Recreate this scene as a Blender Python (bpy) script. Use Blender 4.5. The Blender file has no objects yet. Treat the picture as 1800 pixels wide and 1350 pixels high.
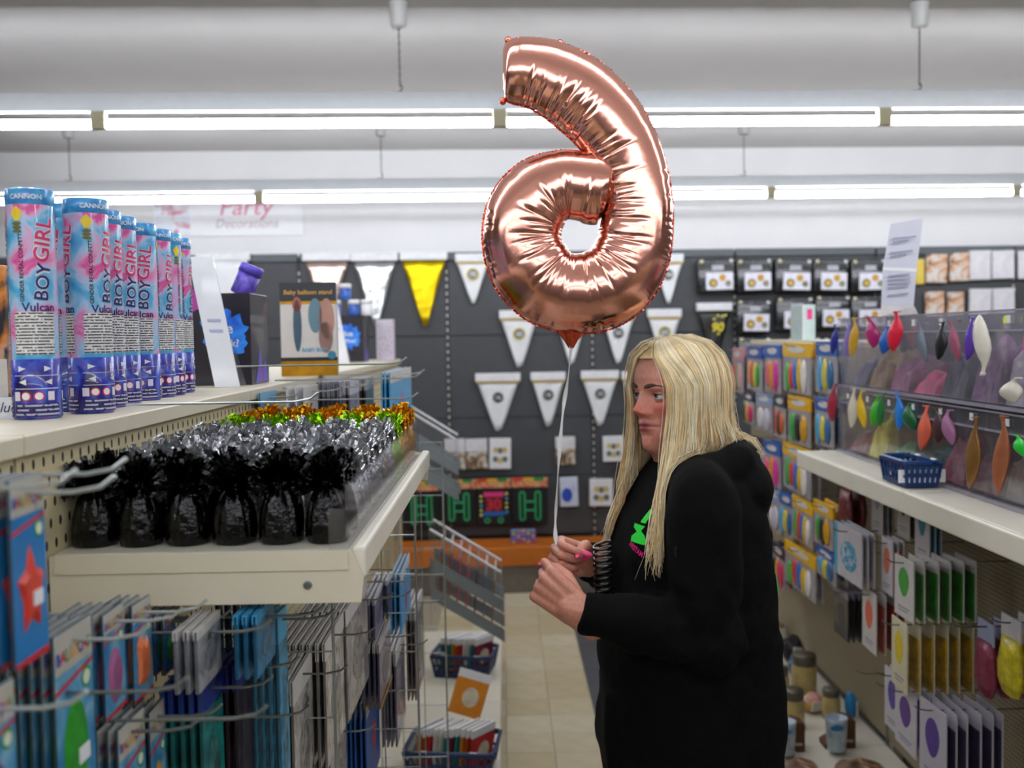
import bpy, bmesh, math, random
import numpy as np
from mathutils import Vector, Matrix, Euler
SC = bpy.context.scene
C = SC.collection
PI = math.pi
# ------------------------------------------------------------------ camera
FPX, CAMH = 1730.0, 1.70
YAW, PITCH, ROLL = 0.007, -0.0468, 0.0166
CAMP = Vector((0, 0, CAMH))
_f = Vector((math.sin(YAW)*math.cos(PITCH), math.cos(YAW)*math.cos(PITCH), math.sin(PITCH)))
_r = Vector((math.cos(YAW), -math.sin(YAW), 0))
_u = _r.cross(_f)
CR = _r*math.cos(ROLL) - _u*math.sin(ROLL)
CU = _u*math.cos(ROLL) + _r*math.sin(ROLL)
cam = bpy.data.cameras.new('camera'); camo = bpy.data.objects.new('camera', cam); C.objects.link(camo)
camo.matrix_world = Matrix(((CR.x, CU.x, -_f.x, 0), (CR.y, CU.y, -_f.y, 0), (CR.z, CU.z, -_f.z, CAMH), (0, 0, 0, 1)))
cam.sensor_width = 36; cam.lens = 36*FPX/1800; cam.clip_start = 0.05; cam.clip_end = 60
cam.dof.use_dof = True; cam.dof.focus_distance = 1.65; cam.dof.aperture_fstop = 4.0
SC.camera = camo
# ------------------------------------------------------------------ world, exposure
w = bpy.data.worlds.new('world'); SC.world = w; w.use_nodes = True
w.node_tree.nodes['Background'].inputs[0].default_value = (.8, .88, 1, 1)
w.node_tree.nodes['Background'].inputs[1].default_value = 0.05
SC.view_settings.view_transform = 'Standard'; SC.view_settings.look = 'None'
SC.view_settings.exposure = 0.0; SC.view_settings.gamma = 1.0; SC.view_settings.use_curve_mapping = False
TUBE_POWER = 36.0
SC.cycles.max_bounces = 6; SC.cycles.diffuse_bounces = 3; SC.cycles.glossy_bounces = 3; SC.cycles.transmission_bounces = 4; SC.cycles.transparent_max_bounces = 10
SC.cycles.caustics_reflective = False; SC.cycles.caustics_refractive = False; SC.cycles.adaptive_threshold = 0.03; SC.cycles.sample_clamp_indirect = 6.0
# ------------------------------------------------------------------ pixel helpers (1800 x 1350 frame)
def ray(px, py): return (_f + CR*((px-900)/FPX) - CU*((py-675)/FPX))
def atY(px, py, Y): d = ray(px, py); return CAMP + d*(Y/d.y)
def atX(px, py, X): d = ray(px, py); return CAMP + d*(X/d.x)
def atZ(px, py, Z): d = ray(px, py); return CAMP + d*((Z-CAMH)/d.z)
TW = 0.046                                   # the back wall and lamp rows stand slightly askew to the aisle
WY = 6.8
WN = Vector((math.sin(TW), -math.cos(TW), 0)); WD = Vector((math.cos(TW), math.sin(TW), 0))
def onwall(px, py, off=0.0, Y0=WY):
    d = ray(px, py); p0 = Vector((0, Y0, 0)) + WN*off
    return CAMP + d*((p0-CAMP).dot(WN)/d.dot(WN))
# ------------------------------------------------------------------ materials
def lin(h):
    if not isinstance(h, str): return tuple(h)[:3]
    h = h.lstrip('#'); o = []
    for i in (0, 2, 4):
        c = int(h[i:i+2], 16)/255; o.append(c/12.92 if c <= .04045 else ((c+.055)/1.055)**2.4)
    return tuple(o)
_mats = {}
def N(nt, t, **k):
    n = nt.nodes.new(t)
    for a, b in k.items():
        if a == 'op': n.operation = b
        elif isinstance(a, str) and hasattr(n, a): setattr(n, a, b)
    return n
def mat(col, rough=.5, metal=0, var=.08, scale=30, bump=0, bscale=60, trans=0, emit=0, coat=0, spec=.5, alpha=1, key=None):
    c = lin(col); k = (key, c, rough, metal, var, scale, bump, bscale, trans, emit, coat, spec, alpha)
    if k in _mats: return _mats[k]
    m = bpy.data.materials.new('m%d' % len(_mats)); m.use_nodes = True; nt = m.node_tree
    p = nt.nodes['Principled BSDF']
    p.inputs['Roughness'].default_value = rough; p.inputs['Metallic'].default_value = metal
    p.inputs['Specular IOR Level'].default_value = spec
    if trans: p.inputs['Transmission Weight'].default_value = trans
    if coat: p.inputs['Coat Weight'].default_value = coat; p.inputs['Coat Roughness'].default_value = .08
    if alpha < 1: p.inputs['Alpha'].default_value = alpha
    tc = N(nt, 'ShaderNodeTexCoord')
    if var:
        nz = N(nt, 'ShaderNodeTexNoise'); nz.inputs['Scale'].default_value = scale; nz.inputs['Detail'].default_value = 3
        nt.links.new(tc.outputs['Object'], nz.inputs['Vector'])
        r = N(nt, 'ShaderNodeValToRGB')
        r.color_ramp.elements[0].position = .3; r.color_ramp.elements[1].position = .7
        r.color_ramp.elements[0].color = tuple(x*(1-var) for x in c)+(1,)
        r.color_ramp.elements[1].color = tuple(min(1, x*(1+var)) for x in c)+(1,)
        nt.links.new(nz.outputs[0], r.inputs[0]); nt.links.new(r.outputs[0], p.inputs['Base Color'])
    else: p.inputs['Base Color'].default_value = c+(1,)
    if bump:
        nb = N(nt, 'ShaderNodeTexNoise'); nb.inputs['Scale'].default_value = bscale; nb.inputs['Detail'].default_value = 4
        nt.links.new(tc.outputs['Object'], nb.inputs['Vector'])
        b = N(nt, 'ShaderNodeBump'); b.inputs['Strength'].default_value = bump; b.inputs['Distance'].default_value = .01
        nt.links.new(nb.outputs[0], b.inputs['Height']); nt.links.new(b.outputs[0], p.inputs['Normal'])
    if emit: p.inputs['Emission Color'].default_value = c+(1,); p.inputs['Emission Strength'].default_value = emit
    _mats[k] = m; return m
def ramp_mat(key, stops, scale=12, rough=.4, detail=4, dist=1.0, metal=0, coat=0):
    """cloudy multi-colour print"""
    if key in _mats: return _mats[key]
    m = bpy.data.materials.new(key); m.use_nodes = True; nt = m.node_tree; p = nt.nodes['Principled BSDF']
    p.inputs['Roughness'].default_value = rough; p.inputs['Metallic'].default_value = metal; p.inputs['Coat Weight'].default_value = coat
    tc = N(nt, 'ShaderNodeTexCoord'); nz = N(nt, 'ShaderNodeTexNoise')
    nz.inputs['Scale'].default_value = scale; nz.inputs['Detail'].default_value = detail; nz.inputs['Distortion'].default_value = dist
    nt.links.new(tc.outputs['Object'], nz.inputs['Vector'])
    r = N(nt, 'ShaderNodeValToRGB'); e = r.color_ramp.elements
    while len(e) < len(stops): e.new(.5)
    for i, (pos, col) in enumerate(stops): e[i].position = pos; e[i].color = lin(col)+(1,)
    nt.links.new(nz.outputs[0], r.inputs[0]); nt.links.new(r.outputs[0], p.inputs['Base Color'])
    _mats[key] = m; return m
def grid_mat(key, base, hole, sx, sz, rx, rz, axes='yz', stagger=False, rough=.5):
    """sheet with a regular grid of small punched holes, in object space"""
    if key in _mats: return _mats[key]
    m = bpy.data.materials.new(key); m.use_nodes = True; nt = m.node_tree; p = nt.nodes['Principled BSDF']
    p.inputs['Roughness'].default_value = rough
    tc = N(nt, 'ShaderNodeTexCoord'); sp = N(nt, 'ShaderNodeSeparateXYZ'); nt.links.new(tc.outputs['Object'], sp.inputs[0])
    def M(op, a, b=None):
        n = N(nt, 'ShaderNodeMath', op=op)
        for i, v in enumerate((a, b)):
            if v is None: continue
            if isinstance(v, (int, float)): n.inputs[i].default_value = v
            else: nt.links.new(v, n.inputs[i])
        return n.outputs[0]
    U = sp.outputs['XYZ'.index(axes[0].upper())]; V = sp.outputs['XYZ'.index(axes[1].upper())]
    v = M('DIVIDE', V, sz); u = M('DIVIDE', U, sx)
    if stagger: u = M('ADD', u, M('MULTIPLY', M('FLOOR', v), .5))
    fu = M('SUBTRACT', M('FRACT', u), .5); fv = M('SUBTRACT', M('FRACT', v), .5)
    a = M('DIVIDE', fu, rx/sx); b = M('DIVIDE', fv, rz/sz)
    d = M('ADD', M('MULTIPLY', a, a), M('MULTIPLY', b, b)); h = M('LESS_THAN', d, 1.0)
    mx = N(nt, 'ShaderNodeMix', data_type='RGBA'); nt.links.new(h, mx.inputs[0])
    mx.inputs[6].default_value = lin(base)+(1,); mx.inputs[7].default_value = lin(hole)+(1,)
    nt.links.new(mx.outputs[2], p.inputs['Base Color'])
    bp = N(nt, 'ShaderNodeBump'); bp.inputs['Strength'].default_value = .5; bp.inputs['Distance'].default_value = .002; bp.invert = True
    nt.links.new(h, bp.inputs['Height']); nt.links.new(bp.outputs[0], p.inputs['Normal'])
    _mats[key] = m; return m
def lines_mat(key, base, ink, step, duty=.45, axis='Z', rough=.5):
    """small print: rows of broken text lines"""
    if key in _mats: return _mats[key]
    m = bpy.data.materials.new(key); m.use_nodes = True; nt = m.node_tree; p = nt.nodes['Principled BSDF']
    p.inputs['Roughness'].default_value = rough
    tc = N(nt, 'ShaderNodeTexCoord'); sp = N(nt, 'ShaderNodeSeparateXYZ'); nt.links.new(tc.outputs['Object'], sp.inputs[0])
    d = N(nt, 'ShaderNodeMath', op='DIVIDE'); nt.links.new(sp.outputs['XYZ'.index(axis)], d.inputs[0]); d.inputs[1].default_value = step
    fr = N(nt, 'ShaderNodeMath', op='FRACT'); nt.links.new(d.outputs[0], fr.inputs[0])
    lt = N(nt, 'ShaderNodeMath', op='LESS_THAN'); nt.links.new(fr.outputs[0], lt.inputs[0]); lt.inputs[1].default_value = duty
    nz = N(nt, 'ShaderNodeTexNoise'); nz.inputs['Scale'].default_value = 1.1/step; nt.links.new(tc.outputs['Object'], nz.inputs['Vector'])
    g = N(nt, 'ShaderNodeMath', op='GREATER_THAN'); nt.links.new(nz.outputs[0], g.inputs[0]); g.inputs[1].default_value = .42
    mu = N(nt, 'ShaderNodeMath', op='MULTIPLY'); nt.links.new(lt.outputs[0], mu.inputs[0]); nt.links.new(g.outputs[0], mu.inputs[1])
    mx = N(nt, 'ShaderNodeMix', data_type='RGBA'); nt.links.new(mu.outputs[0], mx.inputs[0])
    mx.inputs[6].default_value = lin(base)+(1,); mx.inputs[7].default_value = lin(ink)+(1,)
    nt.links.new(mx.outputs[2], p.inputs['Base Color']); _mats[key] = m; return m
def film_mat(tint=(.97, .97, .98), gloss=.12, cloud=.03, key='film', rough=.08):
    """thin clear plastic: mostly see-through with a gloss and a little milkiness"""
    k = (key, tint, gloss, cloud)
    if k in _mats: return _mats[k]
    m = bpy.data.materials.new(key); m.use_nodes = True; nt = m.node_tree; nt.nodes.remove(nt.nodes['Principled BSDF'])
    out = nt.nodes['Material Output']
    t = N(nt, 'ShaderNodeBsdfTransparent'); t.inputs[0].default_value = tuple(tint)+(1,)
    g = N(nt, 'ShaderNodeBsdfGlossy'); g.inputs['Roughness'].default_value = rough
    d = N(nt, 'ShaderNodeBsdfDiffuse'); d.inputs[0].default_value = (.75, .75, .8, 1)
    fr = N(nt, 'ShaderNodeLayerWeight'); fr.inputs[0].default_value = .25
    a = N(nt, 'ShaderNodeMath', op='MULTIPLY_ADD'); nt.links.new(fr.outputs['Fresnel'], a.inputs[0]); a.inputs[1].default_value = .22; a.inputs[2].default_value = gloss*.4
    m1 = N(nt, 'ShaderNodeMixShader'); m1.inputs[0].default_value = cloud; nt.links.new(t.outputs[0], m1.inputs[1]); nt.links.new(d.outputs[0], m1.inputs[2])
    m2 = N(nt, 'ShaderNodeMixShader'); nt.links.new(a.outputs[0], m2.inputs[0]); nt.links.new(m1.outputs[0], m2.inputs[1]); nt.links.new(g.outputs[0], m2.inputs[2])
    nt.links.new(m2.outputs[0], out.inputs[0]); _mats[k] = m; return m
# ------------------------------------------------------------------ mesh building
class MB:
    def __init__(s): s.v = []; s.f = []; s.m = []
    def add(s, vs, fs, m=0):
        o = len(s.v); s.v += [tuple(p) for p in vs]; s.f += [tuple(i+o for i in f) for f in fs]; s.m += [m]*len(fs); return s
    def box(s, lo, hi, m=0):
        (a, b, c), (d, e, f) = lo, hi
        return s.add([(a,b,c),(d,b,c),(d,e,c),(a,e,c),(a,b,f),(d,b,f),(d,e,f),(a,e,f)],
                     [(0,3,2,1),(4,5,6,7),(0,1,5,4),(1,2,6,5),(2,3,7,6),(3,0,4,7)], m)
    def rbox(s, lo, hi, r, m=0, seg=2):
        bm = bmesh.new(); bmesh.ops.create_cube(bm, size=1)
        for v in bm.verts: v.co = Vector([lo[i]+(v.co[i]+.5)*(hi[i]-lo[i]) for i in range(3)])
        bmesh.ops.bevel(bm, geom=bm.edges[:], offset=r, segments=seg, affect='EDGES', profile=.5)
        bm.verts.index_update(); s.add([v.co[:] for v in bm.verts], [[v.index for v in f.verts] for f in bm.faces], m); bm.free(); return s
    def tube(s, pts, r, n=6, m=0, closed=False, caps=True):
        pts = [Vector(p) for p in pts]; k = len(pts); rs = r if isinstance(r, (list, tuple)) else [r]*k
        vs = []; prev = None
        for i, p in enumerate(pts):
            if closed: t = pts[(i+1) % k]-pts[i-1]
            else: t = pts[min(i+1, k-1)]-pts[max(i-1, 0)]
            t = t.normalized() if t.length > 1e-9 else Vector((0, 0, 1))
            if prev is None:
                a = Vector((0, 0, 1)) if abs(t.z) < .9 else Vector((1, 0, 0)); prev = (a - t*a.dot(t)).normalized()
            else:
                q = prev - t*prev.dot(t); prev = q.normalized() if q.length > 1e-6 else prev
            b = t.cross(prev)
            for j in range(n):
                an = 2*PI*j/n; vs.append(p + prev*(math.cos(an)*rs[i]) + b*(math.sin(an)*rs[i]))
        fs = []
        for i in range(k if closed else k-1):
            for j in range(n):
                a = i*n+j; b2 = i*n+(j+1) % n; c = ((i+1) % k)*n+(j+1) % n; d = ((i+1) % k)*n+j; fs.append((a, b2, c, d))
        if caps and not closed: fs.append(tuple(range(n-1, -1, -1))); fs.append(tuple((k-1)*n+j for j in range(n)))
        return s.add(vs, fs, m)
    def lathe(s, prof, n=20, m=0, fn=None, cap=True):
        vs = []
        for i, (r, z) in enumerate(prof):
            for j in range(n):
                a = 2*PI*j/n; k = fn(a, i/(len(prof)-1)) if fn else 1
                vs.append((r*k*math.cos(a), r*k*math.sin(a), z))
        fs = [(i*n+j, i*n+(j+1) % n, (i+1)*n+(j+1) % n, (i+1)*n+j) for i in range(len(prof)-1) for j in range(n)]
        if cap: fs.append(tuple(range(n-1, -1, -1))); fs.append(tuple((len(prof)-1)*n+j for j in range(n)))
        return s.add(vs, fs, m)
    def prism(s, outline, y0, y1, m=0):
        """outline in local xz, thickness along y (front = y0 < y1)"""
        n = len(outline); vs = [(x, y0, z) for x, z in outline]+[(x, y1, z) for x, z in outline]
        fs = [tuple(range(n)), tuple(range(2*n-1, n-1, -1))]+[(i, i+n, (i+1) % n+n, (i+1) % n) for i in range(n)]
        return s.add(vs, fs, m)
    def sphere(s, c, r, nu=14, nv=10, m=0):
        r = r if isinstance(r, (list, tuple)) else (r, r, r); vs = [(c[0], c[1], c[2]-r[2])]
        for i in range(1, nv):
            p = PI*i/nv-PI/2
            vs += [(c[0]+r[0]*math.cos(p)*math.cos(2*PI*j/nu), c[1]+r[1]*math.cos(p)*math.sin(2*PI*j/nu), c[2]+r[2]*math.sin(p)) for j in range(nu)]
        vs.append((c[0], c[1], c[2]+r[2])); t = len(vs)-1
        fs = [(0, 1+(j+1) % nu, 1+j) for j in range(nu)]
        fs += [(1+i*nu+j, 1+i*nu+(j+1) % nu, 1+(i+1)*nu+(j+1) % nu, 1+(i+1)*nu+j) for i in range(nv-2) for j in range(nu)]
        fs += [(1+(nv-2)*nu+j, 1+(nv-2)*nu+(j+1) % nu, t) for j in range(nu)]
        return s.add(vs, fs, m)
    def xf(s, M): s.v = [tuple(M @ Vector(p)) for p in s.v]; return s
    def mesh(s, name, mats, smooth=False):
        me = bpy.data.meshes.new(name); me.from_pydata(s.v, [], s.f)
        for m in (mats if isinstance(mats, (list, tuple)) else [mats]): me.materials.append(m)
        me.polygons.foreach_set('material_index', s.m)
        if smooth: me.polygons.foreach_set('use_smooth', [True]*len(s.f))
        me.update(); return me
    def build(s, name, mats, parent=None, M=None, smooth=False):
        return link(name, s.mesh(name, mats, smooth), parent, M)
def link(name, me, parent=None, M=None):
    o = bpy.data.objects.new(name, me); C.objects.link(o)
    if parent is not None: o.parent = parent
    if M is not None: o.matrix_basis = M
    return o
def tag(o, label, cat, group=None):
    o['label'] = label; o['category'] = cat
    if group: o['group'] = group
    return o
def struct(o): o['kind'] = 'structure'; return o
def thing(name, label, cat, M=None, group=None):
    o = bpy.data.objects.new(name, None); C.objects.link(o); o.empty_display_size = .02
    if M is not None: o.matrix_basis = M
    return tag(o, label, cat, group)
def dup(o, M=None, label=None, group=None, parent=None):
    c = o.copy(); C.objects.link(c); c.parent = parent
    if M is not None: c.matrix_basis = M
    if label: c['label'] = label
    if group: c['group'] = group
    for ch in list(o.children):
        dup(ch, None, None, None, c)
    return c
def T(x, y=None, z=None): return Matrix.Translation(x if y is None else (x, y, z))
def RZ(a): return Matrix.Rotation(a, 4, 'Z')
def RX(a): return Matrix.Rotation(a, 4, 'X')
def RY(a): return Matrix.Rotation(a, 4, 'Y')
_txt = {}
def text(s, size, bold=0.0, shear=0.0):
    """flat lettering: verts in xz plane (y = 0), centred; returns verts, faces, width, height"""
    k = (s, size, bold, shear)
    if k in _txt: return _txt[k]
    cu = bpy.data.curves.new('t', 'FONT'); cu.body = s; cu.size = size; cu.offset = bold*size; cu.shear = shear
    cu.align_x = 'CENTER'; cu.resolution_u = 3
    ob = bpy.data.objects.new('t', cu); C.objects.link(ob); me = ob.to_mesh()
    vs = [v.co.copy() for v in me.vertices]; fs = [tuple(p.vertices) for p in me.polygons]
    ob.to_mesh_clear(); bpy.data.objects.remove(ob); bpy.data.curves.remove(cu)
    x0 = min(v.x for v in vs); x1 = max(v.x for v in vs); y0 = min(v.y for v in vs); y1 = max(v.y for v in vs)
    vs = [(v.x-(x0+x1)/2, 0, v.y-(y0+y1)/2) for v in vs]
    _txt[k] = (vs, fs, x1-x0, y1-y0); return _txt[k]
def put_text(mb, s, size, x, y, z, m=0, bold=0, rot=0, maxw=None, shear=0):
    vs, fs, tw, th = text(s, size, bold, shear); k = min(1, maxw/tw) if maxw else 1
    c, n = math.cos(rot)*k, math.sin(rot)*k
    mb.add([(x+a*c-b*n, y, z+a*n+b*c) for a, _, b in vs], fs, m)
def ell(rx, rz, cx=0, cz=0, n=20): return [(cx+rx*math.cos(2*PI*i/n), cz+rz*math.sin(2*PI*i/n)) for i in range(n)]
def rect(x0, z0, x1, z1): return [(x0, z0), (x1, z0), (x1, z1), (x0, z1)]
R = random.Random(7)
CREAM = mat('#d9d0b8', .45, var=.03, scale=8, bump=.04, bscale=300)
CREAM2 = mat('#e2dccb', .42, var=.03, scale=8)
WIRE = mat('#b9c0bf', .3, .7, var=.05)
DWIRE = mat('#7d8280', .35, .8, var=.05)
WHITE = mat('#e9e9ea', .5, var=.03)
BLACK = mat('#08080a', .5, var=.1)
GOLD = mat('#d8a21c', .25, .85, var=.15, scale=60)
FILM = film_mat()
CLEAR = film_mat((.96, .96, .97), .14, .03, 'acrylic')
# ------------------------------------------------------------------ room shell
FL = MB().box((-4.6, -4, -.06), (5.6, 8.2, -.004)).build('floor', grid_mat('floorbase', '#a39a84', '#a39a84', .2, .2, .01, .01, 'xy'))
struct(FL)
XT0 = atZ(890, 1350, 0).x                    # left tile joint
tile_me = {}
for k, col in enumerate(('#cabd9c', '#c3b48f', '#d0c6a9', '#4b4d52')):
    tile_me[k] = MB().rbox((.0015, .0015, -.006), (.1985, .1985, 0), .0012, seg=1).mesh('tile', mat(col, .38, var=.07, scale=14, bump=.03, bscale=90, key='tile'))
YT0 = atZ(893, 1324, 0).y % .2
for i in range(-2, 5):
    for j in range(6, 38):
        x = XT0 + i*.2; y = YT0 + (j-4)*.2
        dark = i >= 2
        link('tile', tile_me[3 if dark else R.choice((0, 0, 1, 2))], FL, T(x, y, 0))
ceil_m = mat('#b9b7b5', .9, var=.03, scale=3, bump=.15, bscale=140)
struct(MB().box((-4.6, -4, 3.0), (5.6, 8.2, 3.1)).build('ceiling', ceil_m))
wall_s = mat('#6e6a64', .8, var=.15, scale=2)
wall_m = mat('#dcdcdc', .85, var=.02, scale=4, bump=.05, bscale=120)
MW = Matrix.Translation((0, WY, 0)) @ RZ(TW)    # back-wall frame: x along wall, -y towards the camera
struct(MB().box((-5, .06, 0), (6, .2, 3.0)).build('wall_back', wall_m, None, MW))
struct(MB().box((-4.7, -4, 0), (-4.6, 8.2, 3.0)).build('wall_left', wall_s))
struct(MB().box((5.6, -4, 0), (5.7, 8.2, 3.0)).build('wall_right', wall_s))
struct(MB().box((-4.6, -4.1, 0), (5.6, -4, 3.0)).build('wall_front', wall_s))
def wloc(px, py, off=0.0):
    """pixel -> (s, z) on the back wall frame"""
    p = MW.inverted() @ onwall(px, py, off); return p.x, p.z
# ------------------------------------------------------------------ lamp rows
tube_m = mat('#f4f7ff', .4, var=0, emit=TUBE_POWER, key='tube')
house_m = mat('#d7dde2', .4, var=.02); cap_m = mat('#b9b394', .5, var=.05)
def fixture_proto():
    t = thing('batten_light', 'x', 'ceiling light')
    L = 1.53
    mb = MB(); hp = [(-.017, .046), (.017, .046), (.02, .07), (.026, .112), (-.026, .112), (-.02, .07)]
    mb.add([(sx*L/2, y, z) for sx in (-1, 1) for y, z in hp], [tuple(range(5, -1, -1)), tuple(range(6, 12))]+[(i, (i+1) % 6, (i+1) % 6+6, i+6) for i in range(6)])
    mb.build('housing', house_m, t)
    MB().tube([(-.735, 0, 0), (.735, 0, 0)], .018, 12).build('fluorescent_tube', tube_m, t, smooth=False)
    for s in (-1, 1):
        e = MB(); e.rbox((s*.752-.014, -.017, -.02), (s*.752+.014, .017, .046), .003); e.build('lamp_holder', cap_m, t)
    return t
proto = fixture_proto(); used = False
def row_joint(px, py, Y0): p = onwall(px, py, 0, Y0); return p.dot(WD), p.z
rows = [(3.88, 798, 223, 'in the lamp row crossing above the balloon'), (5.92, 831, 342, 'in the far lamp row near the back wall')]
zt = []
for Y0, px, py, where in rows:
    s, z = row_joint(px, py, Y0); zt.append(z)
ZT = sum(zt)/2
def lamp_row(Y0, s0, where, lo=-4.3, hi=5.3):
    global used
    base = Vector((0, Y0, 0)); k0 = math.floor((lo-s0)/1.53)+1; n = 0
    k = k0
    names = ['first', 'second', 'third', 'fourth', 'fifth', 'sixth', 'seventh']
    while s0+(k+1)*1.53 < hi:
        c = base + WD*(s0+(k+.5)*1.53); c.z = ZT
        M = T(c) @ RZ(TW); lab = 'bare fluorescent batten, %s from the left %s' % (names[n], where)
        if not used: o = proto; o.matrix_basis = M; o['label'] = lab; used = True
        else: o = dup(proto, M, lab)
        o['group'] = 'fluorescent ceiling battens'; k += 1; n += 1
s1 = row_joint(798, 223, 3.88)[0]; s2 = row_joint(831, 342, 5.92)[0]
lamp_row(3.88, s1, rows[0][3]); lamp_row(5.92, s2, rows[1][3])
lamp_row(1.84, s1, 'in the lamp row above the shop assistant'); lamp_row(-.2, s1, 'in the lamp row above the photographer'); lamp_row(-2.24, s1, 'in the lamp row behind the photographer')
def hanger(px, Y0, label, cup=True):
    p = onwall(px, 150, 0, Y0); x, y = p.x, p.y; t = thing('lamp_chain', label, 'lamp chain', T(x, y, ZT+.112), 'chains carrying the lamp rows')
    h = 3.0-ZT-.112
    if cup: MB().lathe([(.028, h-.098), (.032, h-.09), (.034, h-.012), (.036, h-.004), (.036, h)], 20).build('ceiling_cup', mat('#dcdedd', .4, var=.02), t, smooth=True)
    ch = MB(); z = .03; i = 0
    top = h-.09 if cup else h
    while z < top:
        ax = (1, 0) if i % 2 else (0, 1)
        ch.tube([(ax[0]*.004*math.cos(a), ax[1]*.004*math.cos(a), z+.009*math.sin(a)) for a in [2*PI*q/6 for q in range(6)]], .0013, 4, closed=True); z += .0145; i += 1
    ch.build('chain', mat('#3c3b38', .4, .8), t)
    hk = MB(); hk.tube([(0, 0, .034), (.008, 0, .028), (.009, 0, .018), (0, 0, .012), (0, 0, .004)], .0025, 5); hk.tube([(-.03, 0, .004), (.012, 0, .004)], .004, 5)
    hk.build('hook', mat('#4a4640', .5, .6), t)
hanger(703, 3.88, 'short chain hanging from a white ceiling cup left of the balloon')
hanger(1616, 3.88, 'short chain hanging from a white ceiling cup at upper right')
for px, l in ((117, 'thin chain above the confetti cannons, leftmost on the far lamp row'), (667, 'thin chain on the far lamp row left of the balloon'), (1307, 'thin chain on the far lamp row right of the balloon')): hanger(px, 5.92, l)
# ------------------------------------------------------------------ back wall fixture
PZ = [.33, .74, 1.15, 1.72, 2.28]
ztop = wloc(1000, 441)[1]; PZ[-1] = ztop-.055
sstrip = wloc(787, 600)[0]
BW = thing('wall_shelving', 'long dark grey wall display panelling covering the back wall', 'wall display', MW)
panel_m = mat('#3d3f42', .6, var=.07, scale=9, bump=.12, bscale=260)
rail_m = mat('#4d5256', .5, var=.06, scale=9); slot_m = mat('#c9c6bb', .5)
for k in range(-5, 6):
    x0 = sstrip+k*1.0+.014; x1 = sstrip+(k+1)*1.0-.014
    for a, b in zip(PZ[:-1], PZ[1:]):
        MB().rbox((x0, -.012, a+.002), (x1, .01, b-.002), .003, seg=1).build('panel', panel_m, BW)
    MB().rbox((x0-.008, -.022, ztop-.053), (x1+.008, .012, ztop), .003, seg=1).build('top_rail', rail_m, BW)
    u = MB(); u.box((x0-.028, -.008, .2), (x0, .012, ztop-.06)); u.build('upright', mat('#26272a', .6), BW)
    sl = MB(); z = .3
    while z < ztop-.1: sl.box((x0-.0185, -.0095, z), (x0-.0095, -.0075, z+.022)); z += .05
    so = sl.build('slot', slot_m, BW); so['kind'] = 'stuff'
MB().box((-4.9, .012, .0), (5.9, .058, ztop-.02)).build('backing', mat('#202124', .7), BW)
ob = MB(); ob.rbox((-4.5, -.33, .185), (2.9, -.012, .31), .006); ob.build('base_deck', mat('#c26a1a', .45, var=.1, scale=12), BW)
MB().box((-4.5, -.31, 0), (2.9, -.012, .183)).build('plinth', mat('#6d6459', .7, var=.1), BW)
# poster on the wall above
pt = thing('wall_poster', 'white party decoration poster with pink script above the grey panelling', 'poster', MW)
(xa, za), (xb, zb) = wloc(268, 415), wloc(530, 352)
MB().box((xa, .045, za), (xb, .059, zb+.1)).build('board', mat('#e4e4e6', .6, var=.02), pt)
MB().box((xa+.01, .041, za+.005), (xa+.24, .0449, zb+.1)).build('picture', ramp_mat('posterpic', [(.3, '#c9cfdc'), (.5, '#dcdfe6'), (.62, '#b7677c'), (.75, '#4c4250')], 7), pt)
l = MB(); put_text(l, 'Party', .17, *(lambda q: (q[0], .043, q[1]))(wloc(432, 366)), bold=.004, shear=.25); l.build('lettering', mat('#cf7a94', .5), pt)
l = MB(); put_text(l, 'Decorations', .085, *(lambda q: (q[0], .043, q[1]))(wloc(432, 391)), shear=.3); l.build('lettering', mat('#b9a3ad', .5), pt)
# ------------------------------------------------------------------ left gondola
XL, ZCAP = -.55, 1.60
LG = thing('gondola_shelving', 'long cream metal gondola with pegboard back running along the left of the aisle', 'gondola', T(0, 0, 0))
peg_l = grid_mat('pegl', '#cfc198', '#2c281f', .0254, .0254, .0035, .0062, 'yz', True)
SEG = [-.9, .1, 1.1, 2.08, 3.08, 4.08, 5.1]
for a, b in zip(SEG[:-1], SEG[1:]):
    MB().box((XL-.012, a+.003, .2), (XL, b-.003, ZCAP-.024)).build('pegboard', peg_l, LG)
    MB().rbox((XL-.42, a+.0015, ZCAP-.024), (XL+.012, b-.0015, ZCAP), .002, seg=1).build('top_cap', CREAM, LG)
    MB().rbox((XL+.001, a+.0015, .15), (-.04, b-.0015, .17), .003, seg=1).build('base_deck', CREAM2, LG)
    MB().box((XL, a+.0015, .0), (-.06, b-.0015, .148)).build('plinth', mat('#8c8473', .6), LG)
    MB().box((XL-.06, b-.02, 0), (XL-.014, b+.02, ZCAP-.026)).build('upright', CREAM, LG)
MB().box((XL-.40, SEG[0], .1), (XL-.385, SEG[-1], ZCAP-.026)).build('rear_panel', CREAM, LG)
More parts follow.
